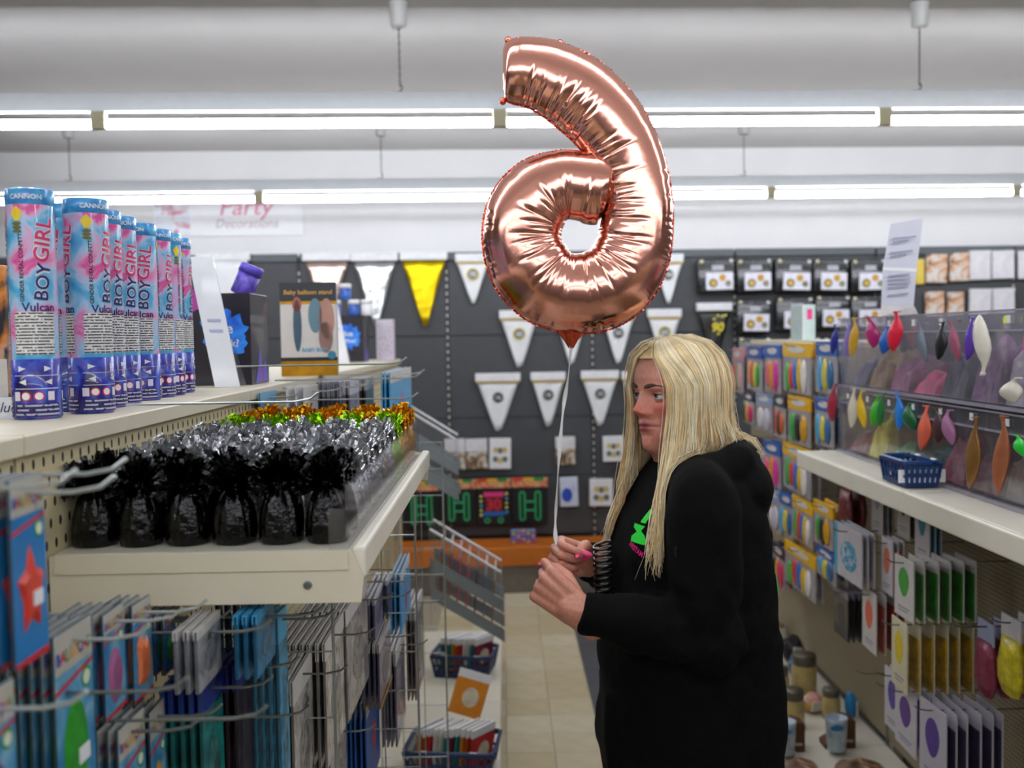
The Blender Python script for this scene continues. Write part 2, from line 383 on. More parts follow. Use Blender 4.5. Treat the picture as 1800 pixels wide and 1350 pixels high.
# the projecting tray shelf
TY0, TY1, TXF, TZ = 1.17, 2.19, -.185, 1.449
TS = thing('tray_shelf', 'cream metal shelf full of foil balloon weights with clear plastic fence', 'shelf', T(0, 0, 0))
MB().rbox((XL+.002, TY0+.004, TZ-.02), (TXF-.004, TY1-.004, TZ), .003, seg=1).build('deck', mat('#c9c5b4', .45, var=.03), TS)
br = [(XL+.003, TZ-.001), (TXF-.002, TZ-.001), (TXF+.012, TZ-.03), (TXF+.008, TZ-.062), (XL+.05, TZ-.062), (XL+.003, TZ-.15)]
for y in (TY0, TY1-.004):
    MB().prism([(x, z) for x, z in br], y-.004, y+.003).build('bracket', CREAM, TS)
MB().prism([(XL+.01, TZ-.022), (TXF-.006, TZ-.022), (TXF-.006, TZ+.001), (XL+.01, TZ+.001)], TY0-.0065, TY0-.0041).build('end_lip', CREAM, TS)
MB().rbox((TXF-.003, TY0+.0031, TZ-.035), (TXF+.014, TY1-.0041, TZ+.004), .004, seg=2).build('front_rail', CREAM2, TS)
MB().lathe([(.005, 0), (.005, .002), (.002, .0025)], 12).build('screw', DWIRE, TS, T(TXF-.055, TY0-.0041, TZ-.04) @ RX(PI/2))
MB().box((TXF-.009, TY0+.004, TZ+.001), (TXF-.006, TY1-.03, TZ+.078)).build('plastic_fence', CLEAR, TS)
MB().box((TXF-.03, TY0+.002, TZ+.001), (TXF-.0095, TY0+.004, TZ+.05)).build('plastic_end', CLEAR, TS)
# ------------------------------------------------------------------ right gondola
XR = 1.395; ZR = 1.64
RG = thing('gondola_shelving', 'long beige perforated gondola running along the right of the aisle', 'gondola', T(0, 0, 0))
peg_r = grid_mat('pegr', '#a3977c', '#3f382c', .0135, .0135, .0032, .0032, 'yz', True)
SEGR = [-.43, .57, 1.57, 2.57, 3.57, 4.57, 5.57]
for a, b in zip(SEGR[:-1], SEGR[1:]):
    MB().box((XR, a+.002, .19), (XR+.012, b-.002, ZR)).build('pegboard', peg_r, RG)
    MB().rbox((XR-.002, a+.0015, ZR), (XR+.3, b-.0015, ZR+.024), .002, seg=1).build('top_cap', CREAM, RG)
    MB().rbox((.93, a+.0015, .15), (XR-.001, b-.0015, .17), .003, seg=1).build('base_deck', CREAM2, RG)
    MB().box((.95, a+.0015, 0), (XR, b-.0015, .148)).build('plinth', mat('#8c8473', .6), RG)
    MB().box((XR+.0125, b-.02, 0), (XR+.05, b+.02, ZR-.001)).build('upright', CREAM, RG)
MB().box((XR+.28, SEGR[0], .1), (XR+.295, SEGR[-1], ZR-.001)).build('rear_panel', CREAM, RG)
rw = MB()
rw.tube([(XR-.008, 3.55, .178), (XR-.008, 5.5, .178)], .004, 5); rw.tube([(XR-.008, 3.56, .178), (XR-.008, 3.56, .4)], .003, 5); rw.build('wire_guard', DWIRE, RG)
RXF, RZS = 1.0, 1.30
RS = thing('wall_shelf', 'off-white metal shelf carrying the clear balloon bins', 'shelf', T(0, 0, 0))
for a, b in ((.45, 1.44), (1.44, 2.437), (2.437, 3.33)):
    MB().rbox((RXF+.004, a+.001, RZS-.02), (XR-.001, b-.001, RZS), .003, seg=1).build('deck', CREAM2, RS)
    MB().rbox((RXF-.012, a+.001, RZS-.055), (RXF+.0039, b-.001, RZS+.002), .006, seg=3).build('front_rail', CREAM2, RS)
for y in (3.325, 2.437): MB().prism([(RXF+.02, RZS-.021), (XR-.001, RZS-.021), (XR-.001, RZS-.14), (RXF+.06, RZS-.06)], y-.004, y+.002).build('bracket', CREAM2, RS)
# ------------------------------------------------------------------ confetti cannons on the gondola top
sleeve_m = ramp_mat('cannon_sleeve', [(.30, '#2f86cf'), (.42, '#58b3e0'), (.5, '#a9cdec'), (.56, '#dfa6d0'), (.62, '#e056a0'), (.75, '#c93d92')], 16, .3, 4, .7, coat=.4)
galaxy_m = ramp_mat('cannon_base', [(.32, '#120f3c'), (.48, '#26209a'), (.58, '#3d6bd0'), (.68, '#7a52b8')], 26, .3, 3, .6, coat=.4)
sky_m = ramp_mat('cannon_top', [(.35, '#2a75c4'), (.6, '#49b0dd')], 30, .3, coat=.4)
print_m = lines_mat('smallprint', '#e4e3e0', '#4a4a50', .0042, .5); navyprint_m = lines_mat('navyprint', '#191650', '#b9b6d0', .006, .4)
NAVY = mat('#1d1c66', .4); PINK = mat('#d4266f', .4); YEL = mat('#f2d21c', .4); INK = mat('#1c1b20', .5)
def wrap(mb, rad, off=.0006, sub=.006):
    """bend flat xz artwork (x = arc length) round a cylinder of radius rad, front = -y"""
    bm = bmesh.new(); vs = [bm.verts.new(p) for p in mb.v]
    for f, m in zip(mb.f, mb.m):
        try: bm.faces.new([vs[i] for i in f]).material_index = m
        except ValueError: pass
    bmesh.ops.triangulate(bm, faces=bm.faces[:])
    for _ in range(3):
        long = [e for e in bm.edges if abs(e.verts[0].co.x-e.verts[1].co.x) > sub]
        if not long: break
        bmesh.ops.subdivide_edges(bm, edges=long, cuts=1); bmesh.ops.triangulate(bm, faces=[f for f in bm.faces if len(f.verts) > 3])
    for v in bm.verts:
        a = v.co.x/rad; r = rad+off+max(0, -v.co.y); v.co = Vector((r*math.sin(a), -r*math.cos(a), v.co.z))
    bm.verts.index_update(); o = MB(); o.v = [v.co[:] for v in bm.verts]; o.f = [tuple(v.index for v in f.verts) for f in bm.faces]; o.m = [f.material_index for f in bm.faces]; bm.free(); return o
CR_, CH_ = .0305, .312
def cannon_proto():
    t = thing('confetti_cannon', 'x', 'confetti cannon')
    r, h = CR_, CH_
    sl = MB().lathe([(r, .082), (r, h-.022)], 40, cap=False).build('sleeve', sleeve_m, t, smooth=True)
    bb = MB().lathe([(r-.002, 0), (r+.0008, .003), (r+.0008, .0815), (r, .082)], 40).build('base_band', galaxy_m, t, smooth=True)
    tb = MB().lathe([(r, h-.022), (r+.0006, h-.021), (r+.0006, h-.002), (r-.001, h), (r-.002, h-.003), (.002, h-.004)], 40).build('top_band', sky_m, t, smooth=True)
    for a0 in (.0, 2.3, -2.2):            # artwork repeats round the tube
        x = a0*r
        m = MB(); m.prism(rect(x-.026, .088, x+.026, .146), -.0002, 0); wrap(m, r).build('text_panel', print_m, sl)
        m = MB(); put_text(m, 'BOY', .034, x+.012, 0, .187, 0, .06, PI/2-.12, .05); wrap(m, r, .0004).build('lettering', WHITE, sl)
        m = MB(); put_text(m, 'BOY', .034, x+.012, 0, .187, 0, .016, PI/2-.12, .05); wrap(m, r, .0010).build('lettering', NAVY, sl)
        m = MB(); put_text(m, 'GIRL', .036, x+.014, 0, .243, 0, .06, PI/2-.12, .06); wrap(m, r, .0004).build('lettering', WHITE, sl)
        m = MB(); put_text(m, 'GIRL', .036, x+.014, 0, .243, 0, .016, PI/2-.12, .06); wrap(m, r, .0010).build('lettering', PINK, sl)
        m = MB(); put_text(m, 'Vulcan', .016, x+.006, 0, .152, 0, .02); wrap(m, r).build('lettering', NAVY, sl)
        m = MB(); put_text(m, 'GENDER REVEAL CONFETTI', .0075, x-.014, 0, .206, 0, .02, PI/2); wrap(m, r).build('lettering', INK, sl)
        m = MB(); m.prism([(x-.018, .288), (x-.026, .279), (x-.0215, .279), (x-.0215, .268), (x-.0145, .268), (x-.0145, .279), (x-.010, .279)], -.0001, 0); wrap(m, r).build('arrow', YEL, sl)
        m = MB()
        for q in range(3): m.prism(ell(.0062, .0024, x-.018, .264-q*.005, 10), -.0001, 0)
        wrap(m, r).build('warning_print', mat('#6b6420', .5), sl)
        m = MB(); put_text(m, 'CANNON', .009, x-.006, 0, h-.012, 0, .02); wrap(m, r, .0012).build('lettering', WHITE, tb)
        m = MB()
        for zz, fl in ((.069, 1), (.051, -1)):
            for dx in (-.018, .014):
                m = MB(); m.prism([(x+dx-.005*fl, zz-.004), (x+dx+.005*fl, zz), (x+dx-.005*fl, zz+.004)], -.0001, 0); wrap(m, r, .0014).build('arrow_print', WHITE, bb)
        m = MB(); m.prism(rect(x-.03, .0415, x+.03, .0425), 0, .0001); m.prism(rect(x-.03, .0595, x+.03, .0602), 0, .0001); wrap(m, r, .0013).build('line_print', WHITE, bb)
        for xa in (x+.013, x-.031):
            m = MB(); m.prism(rect(xa, .026, xa+.009, .038), -.0001, 0); wrap(m, r, .0013).build('pictogram', mat('#e3dfe6', .5), bb)
        for dx in (-.014, .002):
            m = MB(); m.prism(ell(.0068, .0068, x+dx, .032, 16), -.0001, 0); wrap(m, r, .0012).build('warning_ring', mat('#c8242c', .4), bb)
            m = MB(); m.prism(ell(.005, .005, x+dx, .032, 14), -.0001, 0); wrap(m, r, .0016).build('warning_disc', WHITE, bb)
        m = MB(); m.prism(rect(x-.03, .004, x+.03, .022), -.0001, 0); wrap(m, r, .0012).build('small_print', navyprint_m, bb)
    return t
cp = cannon_proto()
cspots = [(58, 735, 1.36, .45, 'nearest, standing apart in front of the row'), (124, 722, 1.51, -.95, 'leftmost of the close pair behind the first'),
          (155, 722, 1.455, 1.0, 'in front of the close pair behind the first'), (180, 716, 1.58, .9, 'half hidden third back in the row'),
          (208, 708, 1.66, .7, 'fourth back in the row, lettering facing out'), (245, 702, 1.76, .2, 'fifth back in the row with the dark top band'),
          (272, 697, 1.85, .95, 'sixth back in the row'), (291, 694, 1.92, -.6, 'seventh back in the row, mostly hidden'), (309, 691, 2.01, 1.2, 'last in the row beside the leaning price card')]
for i, (px, py, Y, a, l) in enumerate(cspots):
    p = atY(px, 500, Y); M = T(p.x, Y, ZCAP) @ RZ(a)
    lab = 'gender reveal confetti cannon, '+l
    if i == 0: cp.matrix_basis = M; cp['label'] = lab; cp['group'] = 'confetti cannons on the gondola top'
    else: dup(cp, M, lab, 'confetti cannons on the gondola top')
# ------------------------------------------------------------------ boxes, cards and canisters on the gondola top
def burst(cx, cz, r0, r1, n=26, seed=1):
    q = random.Random(seed); n *= 2; rr = [q.uniform(r0*1.05, r1) for _ in range(n)]; rr = [(rr[i]+rr[i-1]*.6)/1.6 for i in range(n)]; return [(cx+math.cos(2*PI*i/n)*rr[i], cz+math.sin(2*PI*i/n)*rr[i]*1.05) for i in range(n)]
def powder_box(M, label, w=.165, d=.17, h=.215):
    t = thing('gift_box', label, 'box', M)
    ct = MB().rbox((0, 0, 0), (w, d, h), .002, seg=1).build('carton', ramp_mat('powderbox', [(.4, '#120d18'), (.6, '#1f1626'), (.72, '#3a1d4a')], 8, .35, coat=.3), t)
    MB().prism(burst(w*.62, h*.56, .036, .068), -.0006, 0).build('powder_print', ramp_mat('powderblue', [(.35, '#0f57c9'), (.6, '#2f8df2')], 30, .5), ct)
    MB().prism(burst(w*.3, h*.9, .016, .04, 18, 3)[:18]+[(w*.12, h*.78)], -.0004, 0).build('powder_print', mat('#a8358f', .5), ct)
    m = MB(); put_text(m, 'Blue', .034, w*.58, -.0012, h*.62, 0, .015); m.build('lettering', WHITE, ct)
    m = MB(); put_text(m, 'or Pink?', .024, w*.60, -.0012, h*.46, 0, .015); m.build('lettering', WHITE, ct)
    m = MB(); m.add([(w+.0006, d*.2, .004), (w+.0006, d*.95, .004), (w+.0006, d*.8, h*.28), (w+.0006, d*.62, h*.16), (w+.0006, d*.5, h*.42), (w+.0006, d*.36, h*.2)], [tuple(range(6))])
    m.build('powder_print', ramp_mat('powderside', [(.4, '#3f62c4'), (.6, '#8a3aa0')], 14, .5), ct); return t
p = atZ(443, 677, ZCAP); powder_box(T(p.x-.165, p.y, ZCAP), 'black gift box with blue powder burst, the nearer of the two behind a price card')
p2 = atZ(640, 636, ZCAP); powder_box(T(p2.x-.185, p2.y, ZCAP), 'black gift box with blue powder burst, farther one topped with small canisters', .185)
def canister(M, label, side, lid, r=.027, h=.075):
    t = thing('canister', label, 'canister', M, 'party canisters on the black boxes')
    MB().lathe([(r-.002, 0), (r, .003), (r, h*.72)], 20).build('can', side, t, smooth=True)
    MB().lathe([(r+.0015, h*.72), (r+.0015, h-.004), (r-.002, h), (.001, h)], 20).build('lid', lid, t, smooth=True)
purple_m = ramp_mat('purplecan', [(.4, '#3b2a8f'), (.6, '#6b55c4')], 40)
bt = p.y+.06
canister(T(p.x-.035, bt, ZCAP+.2135) @ RY(.42) @ T(0, 0, 0), 'purple canister lying tilted on the nearer black gift box', purple_m, mat('#5a48b8', .4))
bluecan = ramp_mat('bluecan', [(.4, '#1c3c8f'), (.55, '#2a74c8'), (.68, '#b04a8a')], 30)
for px, py, st, l in ((590, 545, 0, 'left one of the lower pair on the far black box'), (622, 545, 0, 'right one of the lower pair on the far black box'), (607, 512, 1, 'topmost one stacked on the far black box'), (645, 547, 0, 'whitish one at the right end of the far black box')):
    q = atY(px, py, p2.y+.05); canister(T(q.x, q.y, ZCAP+.2165+st*.0755), 'blue canister with white lid, '+l if 'whitish' not in l else 'small white canister, '+l[8:], WHITE if 'whitish' in l else bluecan, WHITE)
# balloon stand carton
q = atZ(480, 664, ZCAP); q1 = atZ(556, 655, ZCAP); wbx = .16
t = thing('gift_box', 'white and gold baby balloon stand box between the two black gift boxes', 'box', T(q.x+.004, q.y+.09, ZCAP) @ RZ(.12))
bh = (664-500)/FPX*(q.y+.09)
MB().rbox((0, 0, 0), (wbx, .07, bh), .002, seg=1).build('carton', mat('#cfcac4', .4, var=.04), t)
MB().box((-.0005, -.0008, bh*.8), (wbx+.0005, .0, bh+.0005)).build('header_print', mat('#23252a', .4), t)
MB().box((-.0005, -.0009, 0), (wbx+.0005, 0, bh*.16)).build('gold_band', mat('#c08a1e', .3, .6, var=.2), t)
MB().box((-.0005, -.0010, bh*.16), (wbx+.0005, 0, bh*.2)).build('black_band', INK, t)
MB().box((-.0005, -.0009, bh*.77), (wbx+.0005, 0, bh*.8)).build('gold_band', mat('#c08a1e', .3, .6, var=.2), t)
m = MB(); put_text(m, 'Baby balloon stand', .026, wbx/2, -.0014, bh*.89, 0, .01, 0, wbx*.85); m.build('lettering', mat('#d7a23a', .4), t)
m = MB(); put_text(m, 'BABY BOY', .022, wbx*.6, -.0014, bh*.28, 0, .03, 0, wbx*.45); m.build('lettering', mat('#5d9fc0', .4), t)
for cx, cz, rx, rz, c in ((.3, .55, .012, .075, '#3d5566'), (.3, .78, .013, .022, '#a35a48'), (.62, .66, .02, .05, '#5f7f8c'), (.82, .62, .022, .06, '#b08272'), (.8, .42, .02, .045, '#8d6b60')):
    MB().prism(ell(rx, rz, wbx*cx, bh*cz*.98), -.0012, 0).build('balloon_print', mat(c, .5), t)
MB().prism(ell(.012, .012, wbx*.9, bh*.22), -.0016, 0).build('sticker', mat('#2f7d98', .4), t)
# speckled box at the far end, box strip
q = atZ(662, 634, ZCAP); t = thing('gift_box', 'pale box speckled with pink dots at the far end of the gondola top', 'box', T(q.x, q.y, ZCAP))
bh = .09*q.y/2; MB().rbox((0, 0, 0), (.085, .06, .2), .002, seg=1).build('carton', mat('#d8d0dc', .5), t)
m = MB()
for i in range(46): m.prism(ell(R.uniform(.0015, .0035), R.uniform(.0015, .0035), R.uniform(.005, .08), R.uniform(.01, .19), 6), -.0006, 0)
m.build('dot_print', mat('#b8447f', .5), t)
# leaning price cards in clear holders
def price_card(base_px, top_px, wpx, label):
    b = atZ(base_px[0], base_px[1], ZCAP); top = atY(top_px[0], top_px[1], b.y+.02); wid = wpx/FPX*b.y
    t = thing('price_card', label, 'price card', T(b.x, b.y, ZCAP+.001))
    d = top-Vector((b.x, b.y, ZCAP)); n = Vector((0, -1, 0)); a = Vector((1, .25, 0)).normalized()*wid
    m = MB(); o = Vector((0, .004, 0)); v = [Vector((0, 0, 0)), a, a+d, d]
    m.add([*v, *[x+o for x in v]], [(0, 1, 2, 3), (7, 6, 5, 4), (0, 4, 5, 1), (1, 5, 6, 2), (2, 6, 7, 3), (3, 7, 4, 0)]); m.build('card', mat('#dcdee2', .35, var=.03, coat=.3), t)
    m = MB()
    for k in (.42, .5):
        c0 = d*k+a*.25; c1 = d*k+a*.8; e = d*.022; y = Vector((0, -.0008, 0)); m.add([c0+y, c1+y, c1+e+y, c0+e+y], [(0, 1, 2, 3)])
    m.build('print', mat('#a9b0cf', .5), t)
    s = MB(); v2 = [Vector((-.002, .004, 0)), Vector((-.002, .004, 0))+Vector((0, .06, 0)), d*.55+Vector((0, .006, 0))]
    s.add(v2+[x+a for x in v2], [(0, 1, 2), (3, 5, 4), (0, 3, 4, 1)]); s.build('holder_foot', CLEAR, t)
price_card((378, 682), (330, 452), 42, 'white price card leaning in a clear holder beside the confetti cannons')
price_card((590, 640), (562, 500), 24, 'white price card leaning in front of the farther black box')
# things at the extreme left edge
q = atY(4, 625, 1.95); t = thing('costume_box', 'orange and black pictured party box behind the first cannon at left edge', 'box', T(q.x-.16, 1.95, ZCAP))
MB().rbox((0, 0, 0), (.168, .05, .26), .002, seg=1).build('carton', ramp_mat('orangebox', [(.35, '#1b1a20'), (.5, '#d8801c'), (.62, '#c9a08c'), (.7, '#2d2a30')], 9), t)
MB().box((0, -.0007, 0), (.169, 0, .075)).build('label_print', mat('#d9d4cc', .5), t)
q = atZ(22, 738, ZCAP); t = thing('shelf_note', 'white handwritten price note lying on the gondola top at left edge', 'note', T(q.x, q.y+.02, ZCAP))
MB().box((-.07, 0, 0), (0, .002, .03)).build('paper', mat('#dfe1e6', .6), t)
m = MB(); put_text(m, 'Blue', .02, -.02, -.0006, .016, shear=.3); m.build('handwriting', mat('#2f3560', .5), t)
q = atY(101, 560, 1.98); t = thing('gift_bag', 'blue party bag with cream oval standing behind the first two cannons', 'bag', T(q.x, 1.98, ZCAP))
MB().rbox((-.05, 0, 0), (.05, .05, .20), .004).build('bag', mat('#1f7fc0', .5, var=.15), t)
MB().prism(ell(.026, .03, 0, .12), -.0012, 0).build('oval_print', mat('#d7cdb2', .5), t)
# ------------------------------------------------------------------ foil balloon weights
def weight_body(seed):
    q = random.Random(seed); ph = [q.uniform(0, 6.28) for _ in range(4)]
    def fn(a, t): return 1+(.045+.10*t)*math.sin(9*a+ph[0])*t+.03*math.sin(17*a+ph[1]+4*t)+.012*math.sin(31*a+ph[2]-7*t)
    prof = [(.020, 0), (.0255, .002), (.0270, .010), (.0270, .022), (.0252, .036), (.0220, .049), (.018, .060), (.011, .067), (.009, .071), (.012, .076)]
    return MB().lathe(prof, 54, fn=fn)
def fringe(seed, n=150, L=.068):
    q = random.Random(seed); m = MB()
    for i in range(n):
        a = q.uniform(0, 2*PI); e = q.uniform(-.1, 1.45); l = L*q.uniform(.6, 1.05); w = q.uniform(.0025, .0048)
        d = Vector((math.cos(a)*math.cos(e), math.sin(a)*math.cos(e), math.sin(e))); p0 = Vector((0, 0, .070))+d*.004
        s = d.cross(Vector((q.uniform(-1, 1), q.uniform(-1, 1), q.uniform(-.4, 1)))).normalized(); pts = []
        tw = q.uniform(-1.2, 1.2); up = Vector((0, 0, 1)); droop = q.uniform(-.1, .28)
        for k in range(4):
            t = k/3; c = p0+d*l*.62*t - up*droop*l*.5*t*t; rot = Matrix.Rotation(tw*t, 3, d); sv = rot @ s*w*(.5+.5*min(1, 2*t)); pts += [c-sv, c+sv]
        m.add(pts, [(2*k, 2*k+1, 2*k+3, 2*k+2) for k in range(3)])
    return m
def foil(col, rough=.18): return mat(col, rough, .9, var=.15, scale=80, bump=.25, bscale=120, key='foil')
wcols = {'black': mat('#020203', .13, 0, var=.2, bump=.5, bscale=70, spec=.38, key='foilblack'), 'silver': foil('#c8cacd'), 'lime': foil('#9fd024'), 'gold': foil('#e0a414')}
wproto = {}
def weight(col, v, edge=0):
    k = (col, v, edge)
    if k not in wproto:
        t = thing('balloon_weight', 'x', 'balloon weight'); wproto[k] = t
        weight_body(v).build('weighted_base', wcols[col], t, smooth=True)
        f_ = fringe(v+10); f_.v = [(max(x, -.031) if edge < 0 else (min(x, .025) if edge > 0 else x), y, z) for x, y, z in f_.v]; o = f_.build('foil_fringe', wcols[col], t); return t, True
    return wproto[k], False
ords = ['first', 'second', 'third', 'fourth', 'fifth', 'sixth', 'seventh']
def wrow(col, Y, xs, rowlab, i0=0):
    for i, x in enumerate(xs):
        edge = -1 if i == 0 else (1 if i == len(xs)-1 else 0); t, new = weight(col, (i*7+int(Y*100)) % 4, edge)
        M = T(x, Y+R.uniform(-.001, .001), TZ+.0004) @ (RZ(R.uniform(0, 6.28)) if edge == 0 else Matrix.Identity(4))
        lab = '%s foil balloon weight, %s from pegboard, %s' % (col, ords[i], rowlab)
        if new: t.matrix_basis = M; t['label'] = lab; t['group'] = col+' foil balloon weights'
        else: dup(t, M, lab, col+' foil balloon weights')
x6 = [-.517+i*.0582 for i in range(6)]; xs5 = [-.512+i*.0715 for i in range(5)]
wrow('black', 1.228, x6, 'front row at near shelf end')
wrow('black', 1.294, xs5, 'second black row')
for k, Y in enumerate((1.366, 1.432, 1.498, 1.564, 1.63, 1.696, 1.762)):
    wrow('silver', Y, xs5, '%s silver row' % ords[k])
wrow('lime', 1.83, xs5, 'lime row behind the silver'); wrow('lime', 1.896, xs5, 'lime row before the gold')
for k, Y in enumerate((1.964, 2.032, 2.10, 2.158)): wrow('gold', Y, xs5, '%s gold row' % ords[k])
# ------------------------------------------------------------------ packs on hooks
FORD = ['front', 'second', 'third', 'fourth', 'fifth', 'sixth', 'seventh']
def hook(side, X0, X1, Y, Z, label):
    """wire hook from the pegboard at X0 out to X1 with a turned-up tip"""
    m = MB(); d = 1 if X1 > X0 else -1
    m.tube([(X0, Y, Z), (X1-d*.035, Y, Z), (X1-d*.012, Y, Z+.004), (X1, Y, Z+.013)], .0019, 5)
    o = m.build('peg_hook', WIRE if side == 'L' and Z > 1.4 else DWIRE); return tag(o, label, 'hook', 'wire peg hooks on the %s gondola' % ('left' if side == 'L' else 'right'))  # left hooks below the tray shelf: its shade put into a darker wire colour
def bean(rx, rz, cx, cz, n=18):     # balloon silhouette
    pts = []
    for i in range(n):
        a = -PI/2+2*PI*i/n; z = math.sin(a); k = 1-.22*max(0, -z); pts.append((cx+rx*k*math.cos(a), cz+rz*z))
    return pts
blues = ramp_mat('packblue', [(.35, '#2a78ac'), (.5, '#5f9fc0'), (.65, '#a8c4d0')], 14, .35)
blues2 = ramp_mat('packblue2', [(.35, '#1560b4'), (.6, '#2a8fd4')], 12, .35)
def balloons_text(t, w, z, y=-.0022):
    for i, (ch, c) in enumerate(zip('BALLOONS', ('#2748a8', '#c62f38', '#3a9a48', '#e0a21c', '#e0a21c', '#2748a8', '#c62f38', '#3a9a48'))):
        m = MB(); put_text(m, ch, .018*w/.09, -w*.40+i*w*.114, y, z, 0, .03, 0); m.build('letter', mat(c, .4), t)
def pack_foil(w, h, col, shape='bean', col2=None, stick=False):
    """printed foil-balloon pack: blue card, white header with rainbow lettering, red stripe, balloon picture"""
    t = thing('balloon_pack', 'x', 'balloon pack')
    cd = MB().rbox((-w/2, -.0014, 0), (w/2, .0016, h), .0007, seg=1).build('card', mat('#2b3a42', .5), t)
    MB().prism(rect(-w*.495, h*.004, w*.495, h*.996), -.00165, -.0014).build('front_print', blues if col2 is None else mat(col2, .35), cd)
    MB().prism(rect(-w*.49, h*.80, w*.49, h*.995), -.0019, -.0016).build('header_print', mat('#b8b4a8', .4), cd)
    balloons_text(cd, w, h*.875)
    MB().prism([(-w*.49, h*.70), (w*.49, h*.765), (w*.49, h*.785), (-w*.49, h*.725)], -.0019, -.0016).build('red_stripe', mat('#c02a36', .4), cd)
    MB().prism([(-w*.49, .0), (w*.49, .0), (w*.49, h*.04), (-w*.49, h*.03)], -.0019, -.0016).build('red_stripe', mat('#c02a36', .4), cd)
    MB().prism(ell(w*.13, w*.13, w*.3, h*.70, 14), -.0021, -.0016).build('seal_print', mat('#2f8f4c', .4), cd); MB().prism(ell(w*.09, w*.09, w*.3, h*.70, 14), -.0024, -.0016).build('seal_print', mat('#dfe6d0', .4), cd)
    if shape == 'bean': pts = bean(w*.33, h*.27, -w*.02, h*.36)
    elif shape == 'star': pts = [(w*(.40 if i % 2 == 0 else .24)*math.sin(2*PI*i/10), h*.38+h*(.26 if i % 2 == 0 else .15)*math.cos(2*PI*i/10)) for i in range(10)][::-1]
    else: pts = [(-.30*w, .16*h), (.1*w, .12*h), (.32*w, .2*h), (.34*w, .5*h), (.2*w, .62*h), (.05*w, .52*h), (-.1*w, .66*h), (-.32*w, .58*h), (-.26*w, .36*h)]
    b = MB(); n = len(pts); cx = sum(p[0] for p in pts)/n; cz = sum(p[1] for p in pts)/n
    b.add([(x, -.0018, z) for x, z in pts]+[(cx+(x-cx)*.7, -.005, cz+(z-cz)*.7) for x, z in pts], [(i, (i+1) % n, n+(i+1) % n, n+i) for i in range(n)]+[tuple(range(n, 2*n))])
    b.build('balloon_print', mat(col, .3, var=.22, scale=40), cd)
    if stick:
        s = MB(); s.prism(rect(-w*.05, h*.30, w*.22, h*.38), -.0062, -.0052); s.xf(T(0, 0, 0)); s.build('price_sticker', WHITE, cd)
    return t
def pack_clear(w, h, col, head='#c9c7c4', foot=None):
    """clear cellophane bag with a folded number balloon inside"""
    t = thing('balloon_pack', 'x', 'balloon pack')
    MB().rbox((-w/2, -.0022, 0), (w/2, .0022, h), .001, seg=1).build('insert', mat(tuple(x*.28 for x in lin(col)), .45, var=.3, scale=25), t)
    MB().prism(rect(-w*.49, h*.01, w*.49, h*.86), -.0026, -.0022).build('front_print', ramp_mat('ins'+col, [(.34, tuple(x*.2 for x in lin(col))), (.48, tuple(x*.75 for x in lin(col))), (.62, col), (.75, tuple(min(1, x*1.6+.08) for x in lin(col)))], 26, .3, 4, 1.2, coat=.4), t)
    MB().prism(rect(-w*.5, h*.86, w*.5, h), -.0028, .0028).build('header_card', mat(head, .4), t)
    MB().prism(bean(w*.27, h*.25, 0, h*.44), -.0034, -.0026).build('balloon_print', mat(tuple(x*.55+.04 for x in lin(col)), .25, .3, var=.5, scale=60), t)
    if foot: MB().prism([(-w*.5, 0), (w*.5, 0), (w*.5, h*.07), (-w*.5, h*.05)], -.0046, -.0042).build('foot_print', mat(foot, .4), t)
    return t
def pack_digit(w, h, digit, bg, ink):
    t = thing('balloon_pack', 'x', 'balloon pack')
    MB().rbox((-w/2, -.002, 0), (w/2, .002, h), .001, seg=1).build('card', mat(bg, .35, var=.12), t)
    MB().prism(rect(-w*.5, h*.84, w*.5, h), -.0026, -.002).build('header_print', mat('#d6d2cd', .4), t)
    m = MB(); put_text(m, digit, h*.62, 0, -.0027, h*.42, 0, .02, 0, w*.75); m.build('digit_print', mat(ink, .4), t); return t
_pk = {}
def proto_pack(key, fn):
    if key not in _pk: _pk[key] = [fn(), False]
    return _pk[key]
def put_pack(key, fn, M, label, group):
    e = proto_pack(key, fn)
    if not e[1]: e[1] = True; o = e[0]; o.matrix_basis = M; o['label'] = label; o['group'] = group; return o
    return dup(e[0], M, label, group)
def stackL(px0, px1, py, h, n, key, fn, where, Xp, gap=.011, hk=True, tilt=.0):
    """stack hanging on the left pegboard; front face at X = Xp, seen between px0..px1 with its top centre at py"""
    a, b = atX(px0, py, Xp), atX(px1, py, Xp); Yc = (a.y+b.y)/2; wid = b.y-a.y; Z1 = atX((px0+px1)/2, py, Xp).z
    if 1.1 < Yc < 2.25 and TZ-.07 < Z1 < TZ: h -= Z1-(TZ-.07); Z1 = TZ-.07
    SPECS.append(dict(s='L', Y=Yc, w=wid, Z=Z1, h=h, X=Xp, n=n, gap=max(gap, .011), key=key, fn=fn, where=where, hk=hk, hx=.075))
SPECS = []
def xr(d):
    """X extent of a stack"""
    k = 1 if d['s'] == 'R' else -1; e = d['X']+k*((d['n']-1)*d['gap']); return min(d['X'], e)-.012, max(d['X'], e)+.012
